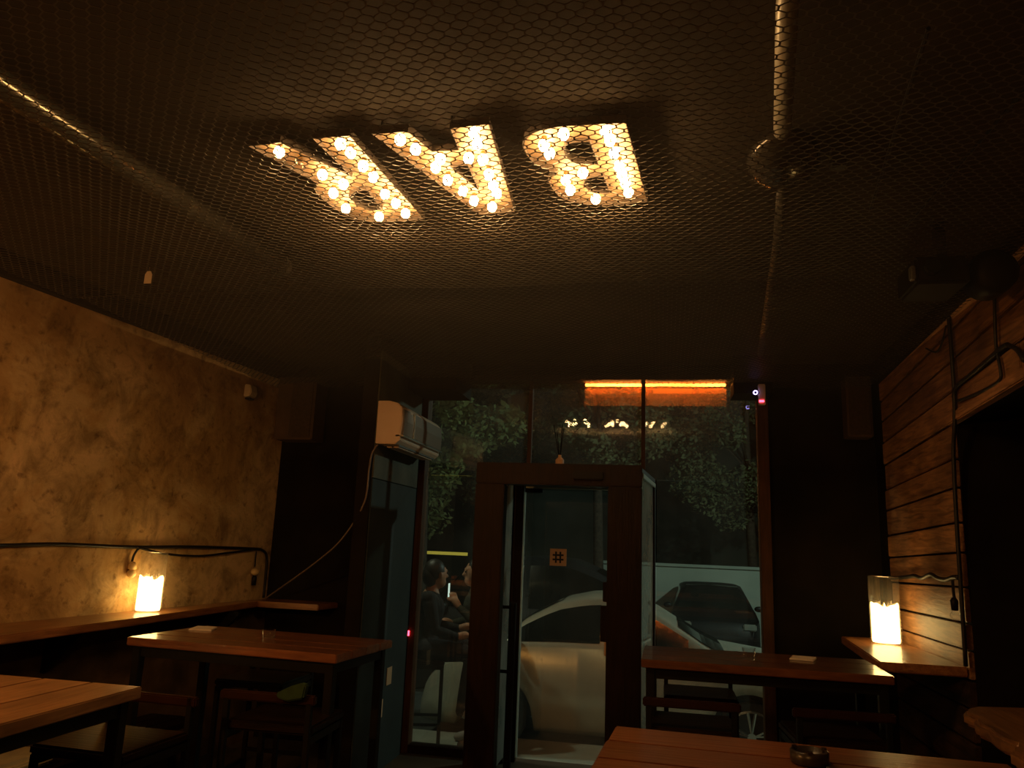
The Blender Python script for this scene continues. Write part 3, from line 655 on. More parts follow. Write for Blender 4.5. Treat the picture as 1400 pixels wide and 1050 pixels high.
# ------------------------------------------------------------------ candles in hurricane vases
def candle(x, y, z, r, hg, hw, seed, label):
    rnd = random.Random(seed)
    v = thing('hurricane_vase', (x, y, z), label+' glass cylinder vase', 'vase', 'candle vases')
    MB().lathe([(r-0.004, 0.012), (r-0.004, hg), (r, hg), (r, 0.0), (0.001, 0.0), (0.001, 0.012)], (x, y, z), 40, close=False).build('glass_wall', M['vase'], v, smooth=False)
    MB().lathe([(r-0.005, hg-0.002), (r-0.002, hg+0.003), (r+0.001, hg-0.002)], (x, y, z), 40, close=False).build('lip', M['tumbler'], v, smooth=True)
    cnd = thing('pillar_candle', (x, y, z+0.013), label+' glowing pillar candle', 'candle', 'lit pillar candles')
    n = 28; vs = []; fs = []; R = r-0.010
    top = [hw+0.012*math.sin(2*math.pi*k/n*2+seed)+0.007*math.sin(2*math.pi*k/n*5+2*seed)+rnd.uniform(-0.003, 0.003) for k in range(n)]
    rings = [(R*0.97, lambda k: 0.0), (R, lambda k: 0.01), (R, lambda k: top[k]-0.006), (R*0.96, lambda k: top[k]), (R*0.86, lambda k: top[k]-0.006), (R*0.72, lambda k: hw-0.04), (0.02, lambda k: hw-0.05)]
    for rr, hf in rings:
        for k in range(n):
            t = 2*math.pi*k/n; vs.append((x+rr*math.cos(t), y+rr*math.sin(t), z+0.013+hf(k)))
    for i in range(len(rings)-1):
        for k in range(n): fs.append((i*n+k, i*n+(k+1) % n, (i+1)*n+(k+1) % n, (i+1)*n+k))
    fs += [tuple(range(n-1, -1, -1)), tuple((len(rings)-1)*n+k for k in range(n))]
    MB().add(vs, fs).build('wax', M['wax'], cnd, smooth=True)
    MB().tube([(x, y, z+hw-0.04), (x, y, z+hw-0.015)], 0.002, 6).build('wick', M['ink'], cnd)
    MB().lathe([(0.001, 0), (0.007, 0.008), (0.008, 0.016), (0.004, 0.032), (0.0008, 0.045)], (x, y, z+hw-0.022), 10).build('flame', M['flame'], cnd, smooth=True)
candle(-3.245, 4.60, 1.071, 0.083, 0.375, 0.205, 1.0, 'left,')
candle(1.372, 5.36, 1.071, 0.090, 0.41, 0.225, 2.3, 'right,')
LBL = {'left,': 'on the plaster wall shelf', 'right,': 'on the boarded wall shelf'}
for o in list(COL.objects):
    if o.name.startswith('hurricane_vase'): o['label'] = 'tall glass hurricane vase '+LBL[o['label'].split()[0]]
    if o.name.startswith('pillar_candle'): o['label'] = 'glowing white pillar candle '+LBL[o['label'].split()[0]]
# a further candle on the same shelf, added unseen to light the plaster
candle(-3.33, 2.25, 1.071, 0.083, 0.375, 0.205, 3.1, 'left,')
for o in list(COL.objects):
    if o.get('label') == 'left, glass cylinder vase': o['label'] = 'hurricane vase at the near end of the plaster wall shelf'
    if o.get('label') == 'left, glowing pillar candle': o['label'] = 'glowing candle at the near end of the plaster wall shelf'

# ------------------------------------------------------------------ pendant lamps added out of view to light the walls
def pendant(x, y, z, watt, label):
    t = thing('pendant_lamp', (x, y, z), label, 'lamp', 'pendant lamps over the bar')
    MB().lathe([(0.03, 0.20), (0.06, 0.18), (0.10, 0.10), (0.13, 0.0), (0.125, 0.0), (0.095, 0.098), (0.055, 0.172), (0.028, 0.19)], (x, y, z), 24, close=False).build('lamp_shade', M['steel_black'], t, smooth=True)
    MB().sphere((x, y, z+0.015), 0.03, 12).build('lamp_bulb', M['lampglow'], t, smooth=True)
    MB().tube([(x, y, z+0.19), (x, y, CEIL)], 0.004, 6).build('lamp_cord', M['cable'], t)
    l = bpy.data.lights.new('pendant_light', 'POINT'); l.energy = watt; l.color = (1.0, 0.41, 0.10); l.shadow_soft_size = 0.05
    o = bpy.data.objects.new('pendant_light', l); COL.objects.link(o); o.parent = t; o.location = (0, 0, -0.043)
pendant(-2.25, 1.30, 2.12, PEND_W, 'left pendant lamp over the bar behind the viewer')
pendant(-0.35, 0.05, 2.35, PEND_W*0.42, 'right pendant lamp over the bar behind the viewer')

# ------------------------------------------------------------------ air conditioner, speakers, small devices
ac = thing('air_conditioner', (-1.85, 5.48, 2.23), 'yellowed split air conditioner on the stub wall', 'air conditioner')
prof = [(-1.943, 2.235), (-1.80, 2.232), (-1.768, 2.262), (-1.758, 2.40), (-1.765, 2.488), (-1.80, 2.520), (-1.86, 2.535), (-1.943, 2.535)]
MB().prism(prof, 5.0, 5.96, frame=lambda u, v, w_: (u, w_, v)).build('casing', M['ac'], ac, bevel=0.004)
MB().prism([(-1.769, 2.300), (-1.752, 2.300), (-1.748, 2.40), (-1.757, 2.482), (-1.772, 2.482)], 5.26, 5.955, frame=lambda u, v, w_: (u, w_, v)).build('front_panel', M['ac_front'], ac, bevel=0.003)
MB().prism([(-1.769, 2.300), (-1.754, 2.300), (-1.750, 2.40), (-1.759, 2.482), (-1.772, 2.482)], 5.02, 5.235, frame=lambda u, v, w_: (u, w_, v)).build('side_panel', M['ac_front'], ac, bevel=0.003)
MB().box((-1.775, 5.238, 2.296), (-1.745, 5.256, 2.484)).build('trim_strip', M['chrome'], ac)
MB().box((-1.80, 5.0, 2.286), (-1.744, 5.955, 2.297)).build('trim_strip', M['chrome'], ac)
MB().box((-1.90, 5.06, 2.224), (-1.79, 5.90, 2.236)).build('air_outlet', M['ac_dark'], ac)
for k in range(2): MB().box((-1.885+0.05*k, 5.08, 2.216), (-1.850+0.05*k, 5.88, 2.224)).build('air_flap', M['ac'], ac)
cd = [(-1.93, 5.02, 2.232), (-1.955, 4.985, 2.16), (-1.965, 4.98, 2.05), (-1.985, 4.985, 1.82), (-2.18, 5.13, 1.585), (-2.42, 5.335, 1.435), (-2.78, 5.64, 1.255), (-3.10, 5.90, 1.10), (-3.14, 5.93, 1.078)]
tag(MB().tube(smooth_path(cd), 0.0065, 6).build('drain_cord', M['cord'], None, smooth=True), 'pale cord sagging from the air conditioner to the corner shelf', 'cord')
sp = thing('loudspeaker', (-2.98, 5.95, 2.36), 'brown box loudspeaker in the left corner', 'speaker')
MB().box((-3.155, 5.82, 2.362), (-2.815, 6.05, 2.885)).build('cabinet', M['spk'], sp, bevel=0.008)
MB().box((-3.02, 5.808, 2.38), (-2.832, 5.821, 2.868)).build('grille', M['spk_g'], sp, bevel=0.004)
MB().box((-3.03, 6.05, 2.55), (-2.95, 6.099, 2.70)).build('bracket', M['steel_black'], sp)
sp2 = thing('loudspeaker', (1.42, 5.95, 2.45), 'narrow dark loudspeaker in the right corner', 'speaker')
MB().box((1.33, 5.90, 2.45), (1.505, 6.06, 2.90)).build('cabinet', M['spk'], sp2, bevel=0.008)
MB().box((1.345, 5.888, 2.465), (1.49, 5.901, 2.885)).build('grille', M['spk_g'], sp2, bevel=0.004)
MB().box((1.40, 6.06, 2.6), (1.44, 6.099, 2.7)).build('bracket', M['steel_black'], sp2)
sd = thing('wall_sensor', (-3.24, 5.55, 2.66), 'small pale sensor box high on the plaster wall', 'sensor')
xw = lwx(5.55)+0.003
MB().prism([(xw, 2.655), (xw+0.055, 2.665), (xw+0.065, 2.70), (xw+0.05, 2.755), (xw, 2.76)], 5.50, 5.60, frame=lambda u, v, w_: (u, w_, v)).build('housing', M['white_pl'], sd, bevel=0.006)
MB().box((xw+0.005, 5.515, 2.640), (xw+0.05, 5.585, 2.654)).build('lens', M['ink'], sd, bevel=0.003)
al = thing('alarm_sensor', (0.74, 6.0, 2.70), 'small alarm sensor with violet and red lights at the window corner', 'sensor')
MB().box((0.725, 6.0, 2.705), (0.775, 6.039, 2.86)).build('housing', M['white_pl'], al, bevel=0.005)
ring = MB(); n = 20; vs = []; fs = []
for k in range(n):
    t = 2*math.pi*k/n
    for r, dy in ((0.010, 0), (0.017, 0), (0.017, 0.006), (0.010, 0.006)): vs.append((0.703+r*math.cos(t), 5.99+dy, 2.794+r*math.sin(t)))
for k in range(n):
    j = (k+1) % n
    for q in range(4): fs.append((4*k+q, 4*k+(q+1) % 4, 4*j+(q+1) % 4, 4*j+q))
ring.add(vs, fs).build('light_ring', M['led_blue'], al)
MB().tube([(0.703, 5.996, 2.794), (0.735, 6.01, 2.794)], 0.008, 8).build('ring_arm', M['black_pl'], al)
MB().box((0.728, 5.994, 2.724), (0.762, 6.0, 2.738)).build('red_light', M['led_red'], al)
al.location = (0.74-0.030, 6.0-0.241, 2.70-0.047)   # fixed to the face of the boxed beam end
rl = tag(MB().box((-1.955, 6.028, 0.855), (-1.945, 6.038, 0.893)).build('indicator_light', M['led_red']), 'tiny red indicator light low on the left window post', 'light')

# projector hung under the netting by the boarded wall
pj = thing('projector', (1.2, 3.4, 2.70), 'dark projector on a bracket under the netting at the right', 'projector')
MB().box((1.04, 3.30, 2.722), (1.25, 3.56, 2.842)).build('body', M['black_pl'], pj, bevel=0.012)
MB().lathe([(0.03, 0), (0.034, 0.01), (0.034, 0.035), (0.02, 0.037)], (1.10, 3.265, 2.785), 16, axis='y').build('lens', M['carglass'], pj)
MB().lathe([(0.05, 0), (0.09, 0.02), (0.095, 0.06), (0.095, 0.15), (0.07, 0.19)], (1.36, 3.32, 2.788), 22, axis='y').build('horn', M['black_pl'], pj, smooth=True)
MB().box((1.25, 3.38, 2.77), (1.30, 3.46, 2.81)).build('arm', M['steel_black'], pj)
MB().box((1.16, 3.40, 2.842), (1.20, 3.44, CEIL)).build('mount', M['steel_black'], pj)
MB().box((1.02, 3.295, 2.74), (1.04, 3.33, 2.80)).build('badge', M['chrome'], pj, bevel=0.004)
# cables
def cable(name, pts, r, mat, label, cat='cable', n=6):
    return tag(MB().tube(smooth_path(pts), r, n).build(name, mat, None, smooth=True), label, cat)
def bl(pts, dx=0.0): return [(lwx(y)+0.018+dx, y, z) for y, z in pts]
cable('wall_cable', bl([(1.5, 1.47), (2.6, 1.48), (3.37, 1.474), (3.61, 1.478), (3.98, 1.489), (4.54, 1.476), (5.09, 1.481), (5.77, 1.472), (5.95, 1.46), (6.02, 1.40), (6.03, 1.25), (6.03, 1.078)]), 0.011, M['cable'], 'black cable running along the plaster wall to the corner')
fx = thing('festoon_light', (-3.36, 4.55, 1.28), 'ceramic lamp holder hanging beside the left candle', 'lamp holder', 'unlit lamp holders')
MB().tube(smooth_path(bl([(4.60, 1.472), (4.575, 1.455), (4.553, 1.42), (4.545, 1.375)], 0.006)), 0.0075, 6).build('flex', M['cable'], fx, smooth=True)
x = lwx(4.545)+0.032
MB().lathe([(0.012, 0.02), (0.024, 0.0), (0.026, -0.025), (0.018, -0.03)], (x, 4.545, 1.365), 14).build('holder', M['ceramic'], fx, smooth=True)
MB().sphere((x, 4.545, 1.310), 0.029, 12).build('bulb', M['ceramic'], fx, smooth=True)
cable('lamp_flex', bl([(4.57, 1.476), (4.84, 1.433), (5.18, 1.417), (5.50, 1.438), (5.82, 1.466)], 0.004), 0.008, M['cable'], 'slack black flex below the wall cable')
fx2 = thing('festoon_light', (-3.22, 5.87, 1.2), 'ceramic lamp holder hanging in the left corner', 'lamp holder', 'unlit lamp holders')
MB().tube(bl([(5.85, 1.452), (5.852, 1.33)], 0.012), 0.007, 6).build('flex', M['cable'], fx2)
x = lwx(5.86)+0.036
MB().sphere((x, 5.858, 1.29), 0.032, 12, sc_=(1, 1.5, 0.9)).build('bulb', M['ceramic'], fx2, smooth=True)
MB().lathe([(0.018, 0.0), (0.020, 0.06), (0.012, 0.075)], (x, 5.85, 1.185), 12).build('holder', M['black_pl'], fx2, smooth=True)
XR = 1.508
def br(pts): return [(XR, y, z) for y, z in pts]
cable('drop_cable', br([(4.318, 2.88), (4.315, 2.767), (4.32, 2.489), (4.35, 2.3), (4.40, 2.145), (4.43, 1.771), (4.44, 1.48), (4.455, 1.078)]), 0.011, M['cable'], 'thick black cable dropping down the boarded pier')
cable('loop_cable', br([(3.738, 2.83), (3.772, 2.583), (3.75, 2.46), (3.773, 2.41), (3.984, 2.40), (4.29, 2.41)]), 0.008, M['cable'], 'thin black cable looping over the niche')
cable('arch_cable', br([(4.332, 2.44), (4.278, 2.488), (4.038, 2.512), (3.707, 2.549), (3.634, 2.536), (3.556, 2.493), (3.513, 2.44)]), 0.012, M['cable'], 'arched black cable above the niche lintel')
cable('hook_cable', br([(4.70, 2.80), (4.55, 2.74), (4.45, 2.76), (4.36, 2.84)]), 0.005, M['cable'], 'short slack cable near the projector')
cable('shelf_cable', br([(5.76, 1.468), (5.6, 1.472), (5.35, 1.485), (5.19, 1.499), (5.05, 1.49), (4.894, 1.517), (4.78, 1.50), (4.66, 1.496), (4.55, 1.512), (4.47, 1.515)]), 0.012, M['cable'], 'crumpled black cable above the right candle')
fx3 = thing('festoon_light', (1.49, 4.52, 1.3), 'dark lamp holder hanging on the boarded pier', 'lamp holder', 'unlit lamp holders')
MB().tube([(1.506, 4.545, 1.495), (1.50, 4.525, 1.44), (1.497, 4.51, 1.40)], 0.008, 6).build('flex', M['cable'], fx3)
MB().lathe([(0.016, 0), (0.020, 0.05), (0.010, 0.065)], (1.494, 4.508, 1.345), 12).build('holder', M['black_pl'], fx3, smooth=True)
MB().sphere((1.494, 4.508, 1.318), 0.026, 12).build('bulb', M['tumbler'], fx3, smooth=True)

# ------------------------------------------------------------------ things on the tables
def paper(pts, z, label, fold=0.004):
    cx = sum(p[0] for p in pts)/4; cy = sum(p[1] for p in pts)/4
    mb = MB(); mb.prism(pts, z, z+0.004)
    mb.prism([(cx+(x-cx)*0.96, cy+(y-cy)*0.94) for x, y in pts], z+0.0045, z+0.0085)
    return tag(mb.build('folded_napkin', M['paper'], None), label, 'napkin', 'napkins on the tables')
paper([(-2.60, 4.07), (-2.64, 4.22), (-2.52, 4.23), (-2.47, 4.09)], 1.0505, 'white folded napkin on the far left table')
paper([(0.665, 4.50), (0.70, 4.63), (0.82, 4.60), (0.78, 4.47)], 1.0505, 'white folded napkin on the table by the window')
def tumbler(x, y, z, r, h, label):
    return tag(MB().lathe([(r*0.8, 0.0), (r, h), (r-0.003, h), (r*0.8-0.003, 0.008), (0.001, 0.008), (0.001, 0.0)], (x, y, z), 18, close=False).build('glass_tumbler', M['tumbler'], None, smooth=True), label, 'glass', 'small glasses on the tables')
tumbler(-2.06, 3.97, 1.0505, 0.036, 0.045, 'small clear glass ashtray on the far left table')
tumbler(0.455, 4.47, 1.0505, 0.036, 0.05, 'small clear glass ashtray on the table by the window')
at = thing('ashtray', (0.39, 2.35, 1.051), 'round dark ashtray on the nearest table', 'ashtray')
MB().lathe([(0.046, 0.0), (0.050, 0.004), (0.050, 0.032), (0.043, 0.034), (0.038, 0.012), (0.001, 0.010)], (0.39, 2.345, 1.051), 24).build('bowl', M['ash'], at, smooth=True)
for a in (0.4, 2.5, 4.6): MB().box((0.39+0.044*math.cos(a)-0.006, 2.345+0.044*math.sin(a)-0.006, 1.081), (0.39+0.044*math.cos(a)+0.006, 2.345+0.044*math.sin(a)+0.006, 1.089)).build('rest', M['ash'], at)

# ------------------------------------------------------------------ the street
struct('pavement', MB().box((-12, 6.32, -0.45), (12, 7.86, -0.25)), M['pavement'], 'pale pavement outside the window', 'pavement')
struct('road', MB().box((-30, 7.86, -0.55), (30, 40, -0.40)), M['asphalt'], 'dark asphalt street', 'road')
struct('wall_street', MB().box((-1.5, 18.2, -0.4), (9, 18.4, 1.22)).box((-1.5, 18.15, 1.22), (9, 18.45, 1.28)), M['ext_wall'], 'pale low wall across the street', 'wall')
struct('wall_far_facade', MB().box((-25, 24, -0.4), (25, 24.4, 9)), M['ext_dark'], 'dark facade behind the trees', 'wall')

def car(name, label, xs_prof, wheels, width, paint, loc, rz, zb, belt, group='parked cars', wr=0.31, green=(0, 0), lamp=True, spokes=True):
    """local x along the car (front at 0), y across, z up from the ground"""
    t = thing(name, loc, label, 'car', group, rz=rz); hw = width/2
    L = xs_prof[-1][0]
    def ztop(x):
        for (a, za), (b, zb_) in zip(xs_prof[:-1], xs_prof[1:]):
            if a <= x <= b:
                u = (x-a)/(b-a); return za+(zb_-za)*u
        return xs_prof[-1][1]
    def zbot(x):
        z = zb
        for wx in wheels:
            d = abs(x-wx); R = wr+0.06
            if d < R: z = max(z, wr+math.sqrt(R*R-d*d)-0.0)
        return z
    def wid(x):
        u = min(x, L-x)/0.5
        return hw*(1-0.22*max(0, 1-u)**2)
    n = int(L/0.045); st_ = [L*i/n for i in range(n+1)]; rings = []
    g0, g1 = green
    for x in st_:
        w_ = wid(x); zt = ztop(x); zo = min(zbot(x), zt-0.12)
        bz = min(belt, zt-0.03); gh = max(0.0, zt-bz-0.03)
        inn = min(1.0, gh/0.38)*0.20
        rings.append([(w_*0.95, zo), (w_, zo+0.05 if zo < zb+0.02 else zo+0.01), (w_*1.0, max(zo+0.06, (zo+bz)*0.5)), (w_*0.985, max(zo+0.08, bz-0.03)), (w_*0.965, max(zo+0.09, bz)),
                      (w_-0.03-inn*0.85, max(zo+0.10, zt-0.05)), (w_-0.10-inn, max(zo+0.11, zt-0.012)), (w_*0.35, max(zo+0.115, zt+0.004))])
    mb = MB(); vs = []; fs = []; K = 16
    for x, r in zip(st_, rings):
        for y, z in r: vs.append((x, -y, z))
        for y, z in reversed(r): vs.append((x, y, z))
    for i in range(n):
        for k in range(K-1): fs.append((i*K+k, i*K+k+1, (i+1)*K+k+1, (i+1)*K+k))
        fs.append((i*K+K-1, i*K, (i+1)*K, (i+1)*K+K-1))
    fs += [tuple(range(K)), tuple(n*K+k for k in range(K-1, -1, -1))]
    mb.add(vs, fs).build('body', paint, t, world=False, smooth=True)
    # side windows on both flanks, split by a pillar
    def flank(x, tt, s):
        i = min(n, max(0, int(round(x/L*n)))); a = rings[i][4]; b = rings[i][5]
        return (st_[i], s*(a[0]+(b[0]-a[0])*tt+0.006), a[1]+(b[1]-a[1])*tt)
    mid = (g0+g1)/2+0.05
    for s in (-1, 1):
        for (a, b) in ((g0, mid-0.04), (mid+0.04, g1)):
            m2 = 8; vs = []; fs = []
            for i in range(m2+1):
                x = a+(b-a)*i/m2
                p = flank(x, 0.08, s); q = flank(x, 0.90, s); vs += [p, q, (p[0], p[1]-s*0.01, p[2]), (q[0], q[1]-s*0.01, q[2])]
            for i in range(m2): fs += [(4*i, 4*i+1, 4*i+5, 4*i+4), (4*i+2, 4*i+6, 4*i+7, 4*i+3), (4*i+1, 4*i+3, 4*i+7, 4*i+5), (4*i, 4*i+4, 4*i+6, 4*i+2)]
            MB().add(vs, fs).build('side_window', M['carglass'], t, world=False)
        if green[0] > 0:
            p = flank(g0+0.02, 0.05, s)
            MB().sphere((p[0]+0.03, p[1]+s*0.10, p[2]+0.03), 0.075, 12, sc_=(0.7, 1.2, 0.75)).build('wing_mirror', paint, t, world=False, smooth=True)
        MB().box((0.03 if True else 0, s*hw*0.72-0.12, belt-0.28), (0.10, s*hw*0.72+0.12, belt-0.16)).build('headlamp', M['alu'], t, world=False, bevel=0.02)
        MB().box((L-0.10, s*hw*0.72-0.12, belt-0.22), (L-0.02, s*hw*0.72+0.12, belt-0.06)).build('tail_lamp', M['amber'] if lamp else M['carglass'], t, world=False, bevel=0.02)
    # windscreen and rear glass
    def glassstrip(xa, xb, nm):
        vs = []; fs = []; m2 = 6
        for i in range(m2+1):
            x = xa+(xb-xa)*i/m2; k = min(n, int(round(x/L*n))); r = rings[k]; w_ = r[6][0]
            vs += [(st_[k], -w_, r[6][1]+0.012), (st_[k], 0, r[7][1]+0.012), (st_[k], w_, r[6][1]+0.012)]
        for i in range(m2): fs += [(3*i, 3*i+1, 3*i+4, 3*i+3), (3*i+1, 3*i+2, 3*i+5, 3*i+4)]
        MB().add(vs, fs).build(nm, M['carglass'], t, world=False)
    glassstrip(g0-0.25, g0+0.45, 'windscreen'); glassstrip(g1-0.12, g1+0.32, 'rear_window')
    for wx in wheels:
        for s in (-1, 1):
            yo = s*(hw-0.02); yi = s*(hw-0.20); d = (yo-yi)
            wh = MB().lathe([(wr-0.10, 0), (wr-0.02, 0.0), (wr, d*0.12), (wr, d*0.88), (wr-0.02, d), (wr-0.09, d)], (wx, yi, wr), 28, axis='y').build('wheel', M['tyre'], t, world=False, smooth=False)
            if spokes:
                MB().lathe([(wr-0.10, d+0.004*s), (wr-0.095, d+0.012*s), (wr-0.075, d+0.006*s)], (wx, yi, wr), 28, axis='y', close=False).build('rim', M['chrome'], wh, world=False)
                sp_ = MB()
                for q in range(5):
                    a = 2*math.pi*q/5+0.3
                    for da in (-0.16, 0.16):
                        sp_.tube([(wx+0.03*math.cos(a), yi+d+0.006*s, wr+0.03*math.sin(a)), (wx+(wr-0.09)*math.cos(a+da), yi+d+0.008*s, wr+(wr-0.09)*math.sin(a+da))], 0.012, 5)
                sp_.lathe([(0.045, 0.0), (0.04, 0.016*s)], (wx, yi+d, wr), 14, axis='y')
                sp_.build('spokes', M['chrome'], wh, world=False)
    return t
GZ = -0.40
# silver car: front at world X = -2.45, facing left
car('parked_car', 'silver parked car outside the door', [(0, 0.42), (0.06, 0.62), (0.25, 0.80), (0.6, 0.93), (0.78, 1.01), (1.10, 1.27), (1.40, 1.43), (1.70, 1.50), (2.0, 1.52), (2.25, 1.46), (2.45, 1.35), (2.85, 1.11), (3.05, 1.02), (3.6, 0.95), (3.95, 0.88), (4.05, 0.55)],
    (0.82, 3.27), 1.66, M['silver'], (-2.45, 8.78, GZ), 0, 0.20, 1.02, green=(0.98, 2.72))
car('parked_car', 'dark tall car parked behind the silver car', [(0, 0.55), (0.1, 0.9), (0.9, 1.05), (1.45, 1.65), (1.9, 1.80), (2.6, 1.83), (2.95, 1.80), (3.25, 1.68), (3.7, 1.45), (3.9, 1.15), (4.0, 0.7)],
    (0.85, 3.2), 1.75, M['darkcar'], (-4.15, 11.5, GZ), 0, 0.26, 1.08, green=(1.15, 3.4), wr=0.34, lamp=False, spokes=False)
car('parked_car', 'dark car seen end-on in front of the pale street wall', [(0, 0.5), (0.1, 0.72), (0.95, 0.88), (1.5, 1.28), (2.0, 1.34), (2.8, 1.32), (3.4, 1.0), (4.0, 0.92), (4.1, 0.6)],
    (0.8, 3.3), 1.62, M['darkcar'], (1.0, 15.2, GZ), math.radians(90), 0.22, 0.86, green=(1.2, 3.2), lamp=False, spokes=False)

# trees
def tree(x, y, h, rx, rzv, zc, nleaf, seed, mat, label):
    rnd = random.Random(seed)
    t = thing('street_tree', (x, y, GZ), label, 'tree', 'trees across the street')
    mb = MB(); mb.tube([(x, y, GZ), (x+0.05, y, GZ+1.2), (x-0.05, y+0.05, zc), (x, y, zc+rzv*0.5)], [0.16, 0.12, 0.09, 0.04], 8); mb.build('trunk', M['bark'], t, smooth=True)
    clumps = []
    for k in range(26):
        a = rnd.uniform(0, 2*math.pi); e = rnd.uniform(-1, 1); rr = rnd.uniform(0.35, 1.0)**0.6
        q = math.sqrt(max(0, 1-e*e))
        clumps.append((Vector((x+rx*rr*q*math.cos(a), y+rx*0.8*rr*q*math.sin(a), zc+rzv*rr*e)), rnd.uniform(0.28, 0.55)*rx*0.55))
    for k in range(7):
        c_ = clumps[k][0]; MB().tube([(x, y, zc-rzv*0.4), tuple((Vector((x, y, zc))+c_)/2), tuple(c_)], [0.05, 0.035, 0.015], 5).build('branch', M['bark'], t, smooth=True)
    vs = []; fs = []
    for k in range(nleaf):
        c_, r_ = clumps[k % len(clumps)]
        d = Vector((rnd.gauss(0, 1), rnd.gauss(0, 1), rnd.gauss(0, 1))).normalized()*r_*rnd.uniform(0.45, 1.05)
        p = c_+d; s = rnd.uniform(0.045, 0.09)
        u = Vector((rnd.gauss(0, 1), rnd.gauss(0, 1), rnd.gauss(0, 0.6))).normalized(); v = u.cross(Vector((rnd.gauss(0, 1), rnd.gauss(0, 1), rnd.gauss(0, 1)))).normalized()
        i = len(vs); vs += [tuple(p-u*s), tuple(p+v*s*0.5), tuple(p+u*s), tuple(p-v*s*0.5)]; fs.append((i, i+1, i+2, i+3))
    MB().add(vs, fs).build('foliage', mat, t, kind='stuff')
tree(-4.3, 13.6, 6, 1.9, 2.1, 3.9, 13000, 3, M['leaf'], 'leafy street tree at the left of the window view')
tree(-1.4, 17.2, 6, 1.9, 1.9, 4.8, 13000, 5, M['leaf2'], 'leafy street tree behind the vestibule')
tree(2.2, 20.6, 6, 2.4, 2.3, 4.6, 13000, 9, M['leaf2'], 'leafy street tree behind the right half of the window')
tree(-4.2, 20.8, 7, 2.5, 2.6, 4.8, 11000, 12, M['leaf2'], 'farther leafy tree filling the gap above the dark car')
ys = thing('lit_sign_band', (-4.2, 15.0, 1.25), 'yellow lit band far across the street', 'sign')
MB().box((-4.85, 15.0, 1.315), (-3.75, 15.03, 1.375)).build('band', M['yellow_sign'], ys)
for x in (-4.8, -3.8): MB().box((x-0.03, 15.03, GZ), (x+0.03, 15.09, 1.375)).build('post', M['steel_black'], ys)
def street_lamp(x, y, z, watt, col, label, arm):
    t = thing('street_lamp', (x, y, GZ), label, 'street lamp')
    MB().tube([(x, y, GZ), (x, y, z-0.3), (x+arm*0.3, y, z), (x+arm, y, z+0.05)], [0.07, 0.05, 0.04, 0.035], 10).build('pole', M['steel_black'], t, smooth=True)
    MB().box((x+arm-0.15, y-0.1, z), (x+arm+0.3, y+0.1, z+0.09)).build('head', M['steel_black'], t, bevel=0.02)
    l = bpy.data.lights.new('street_light', 'POINT'); l.energy = watt; l.color = col; l.shadow_soft_size = 0.12
    o = bpy.data.objects.new('street_light', l); COL.objects.link(o); o.parent = t; o.location = (arm+0.05, 0, z-GZ-0.12)
street_lamp(5.6, 11.2, 4.9, STREET_W, (0.74, 1.0, 0.80), 'street lamp to the right outside the view', -0.8)
fl = thing('facade_lamp', (-2.9, 6.34, 3.5), 'lamp over the shop front', 'lamp')
MB().tube([(-2.9, 6.322, 3.5), (-2.9, 6.55, 3.62), (-2.9, 6.75, 3.55)], 0.015, 8).build('arm', M['steel_black'], fl)
MB().lathe([(0.03, 0.12), (0.12, 0.0), (0.115, 0.0), (0.025, 0.11)], (-2.9, 6.75, 3.43), 20, close=False).build('lamp_shade', M['steel_black'], fl, smooth=True)
l = bpy.data.lights.new('facade_light', 'POINT'); l.energy = FACADE_W; l.color = (0.95, 1.0, 0.66); l.shadow_soft_size = 0.05
o = bpy.data.objects.new('facade_light', l); COL.objects.link(o); o.parent = fl; o.location = (0, 0.41, -0.10)

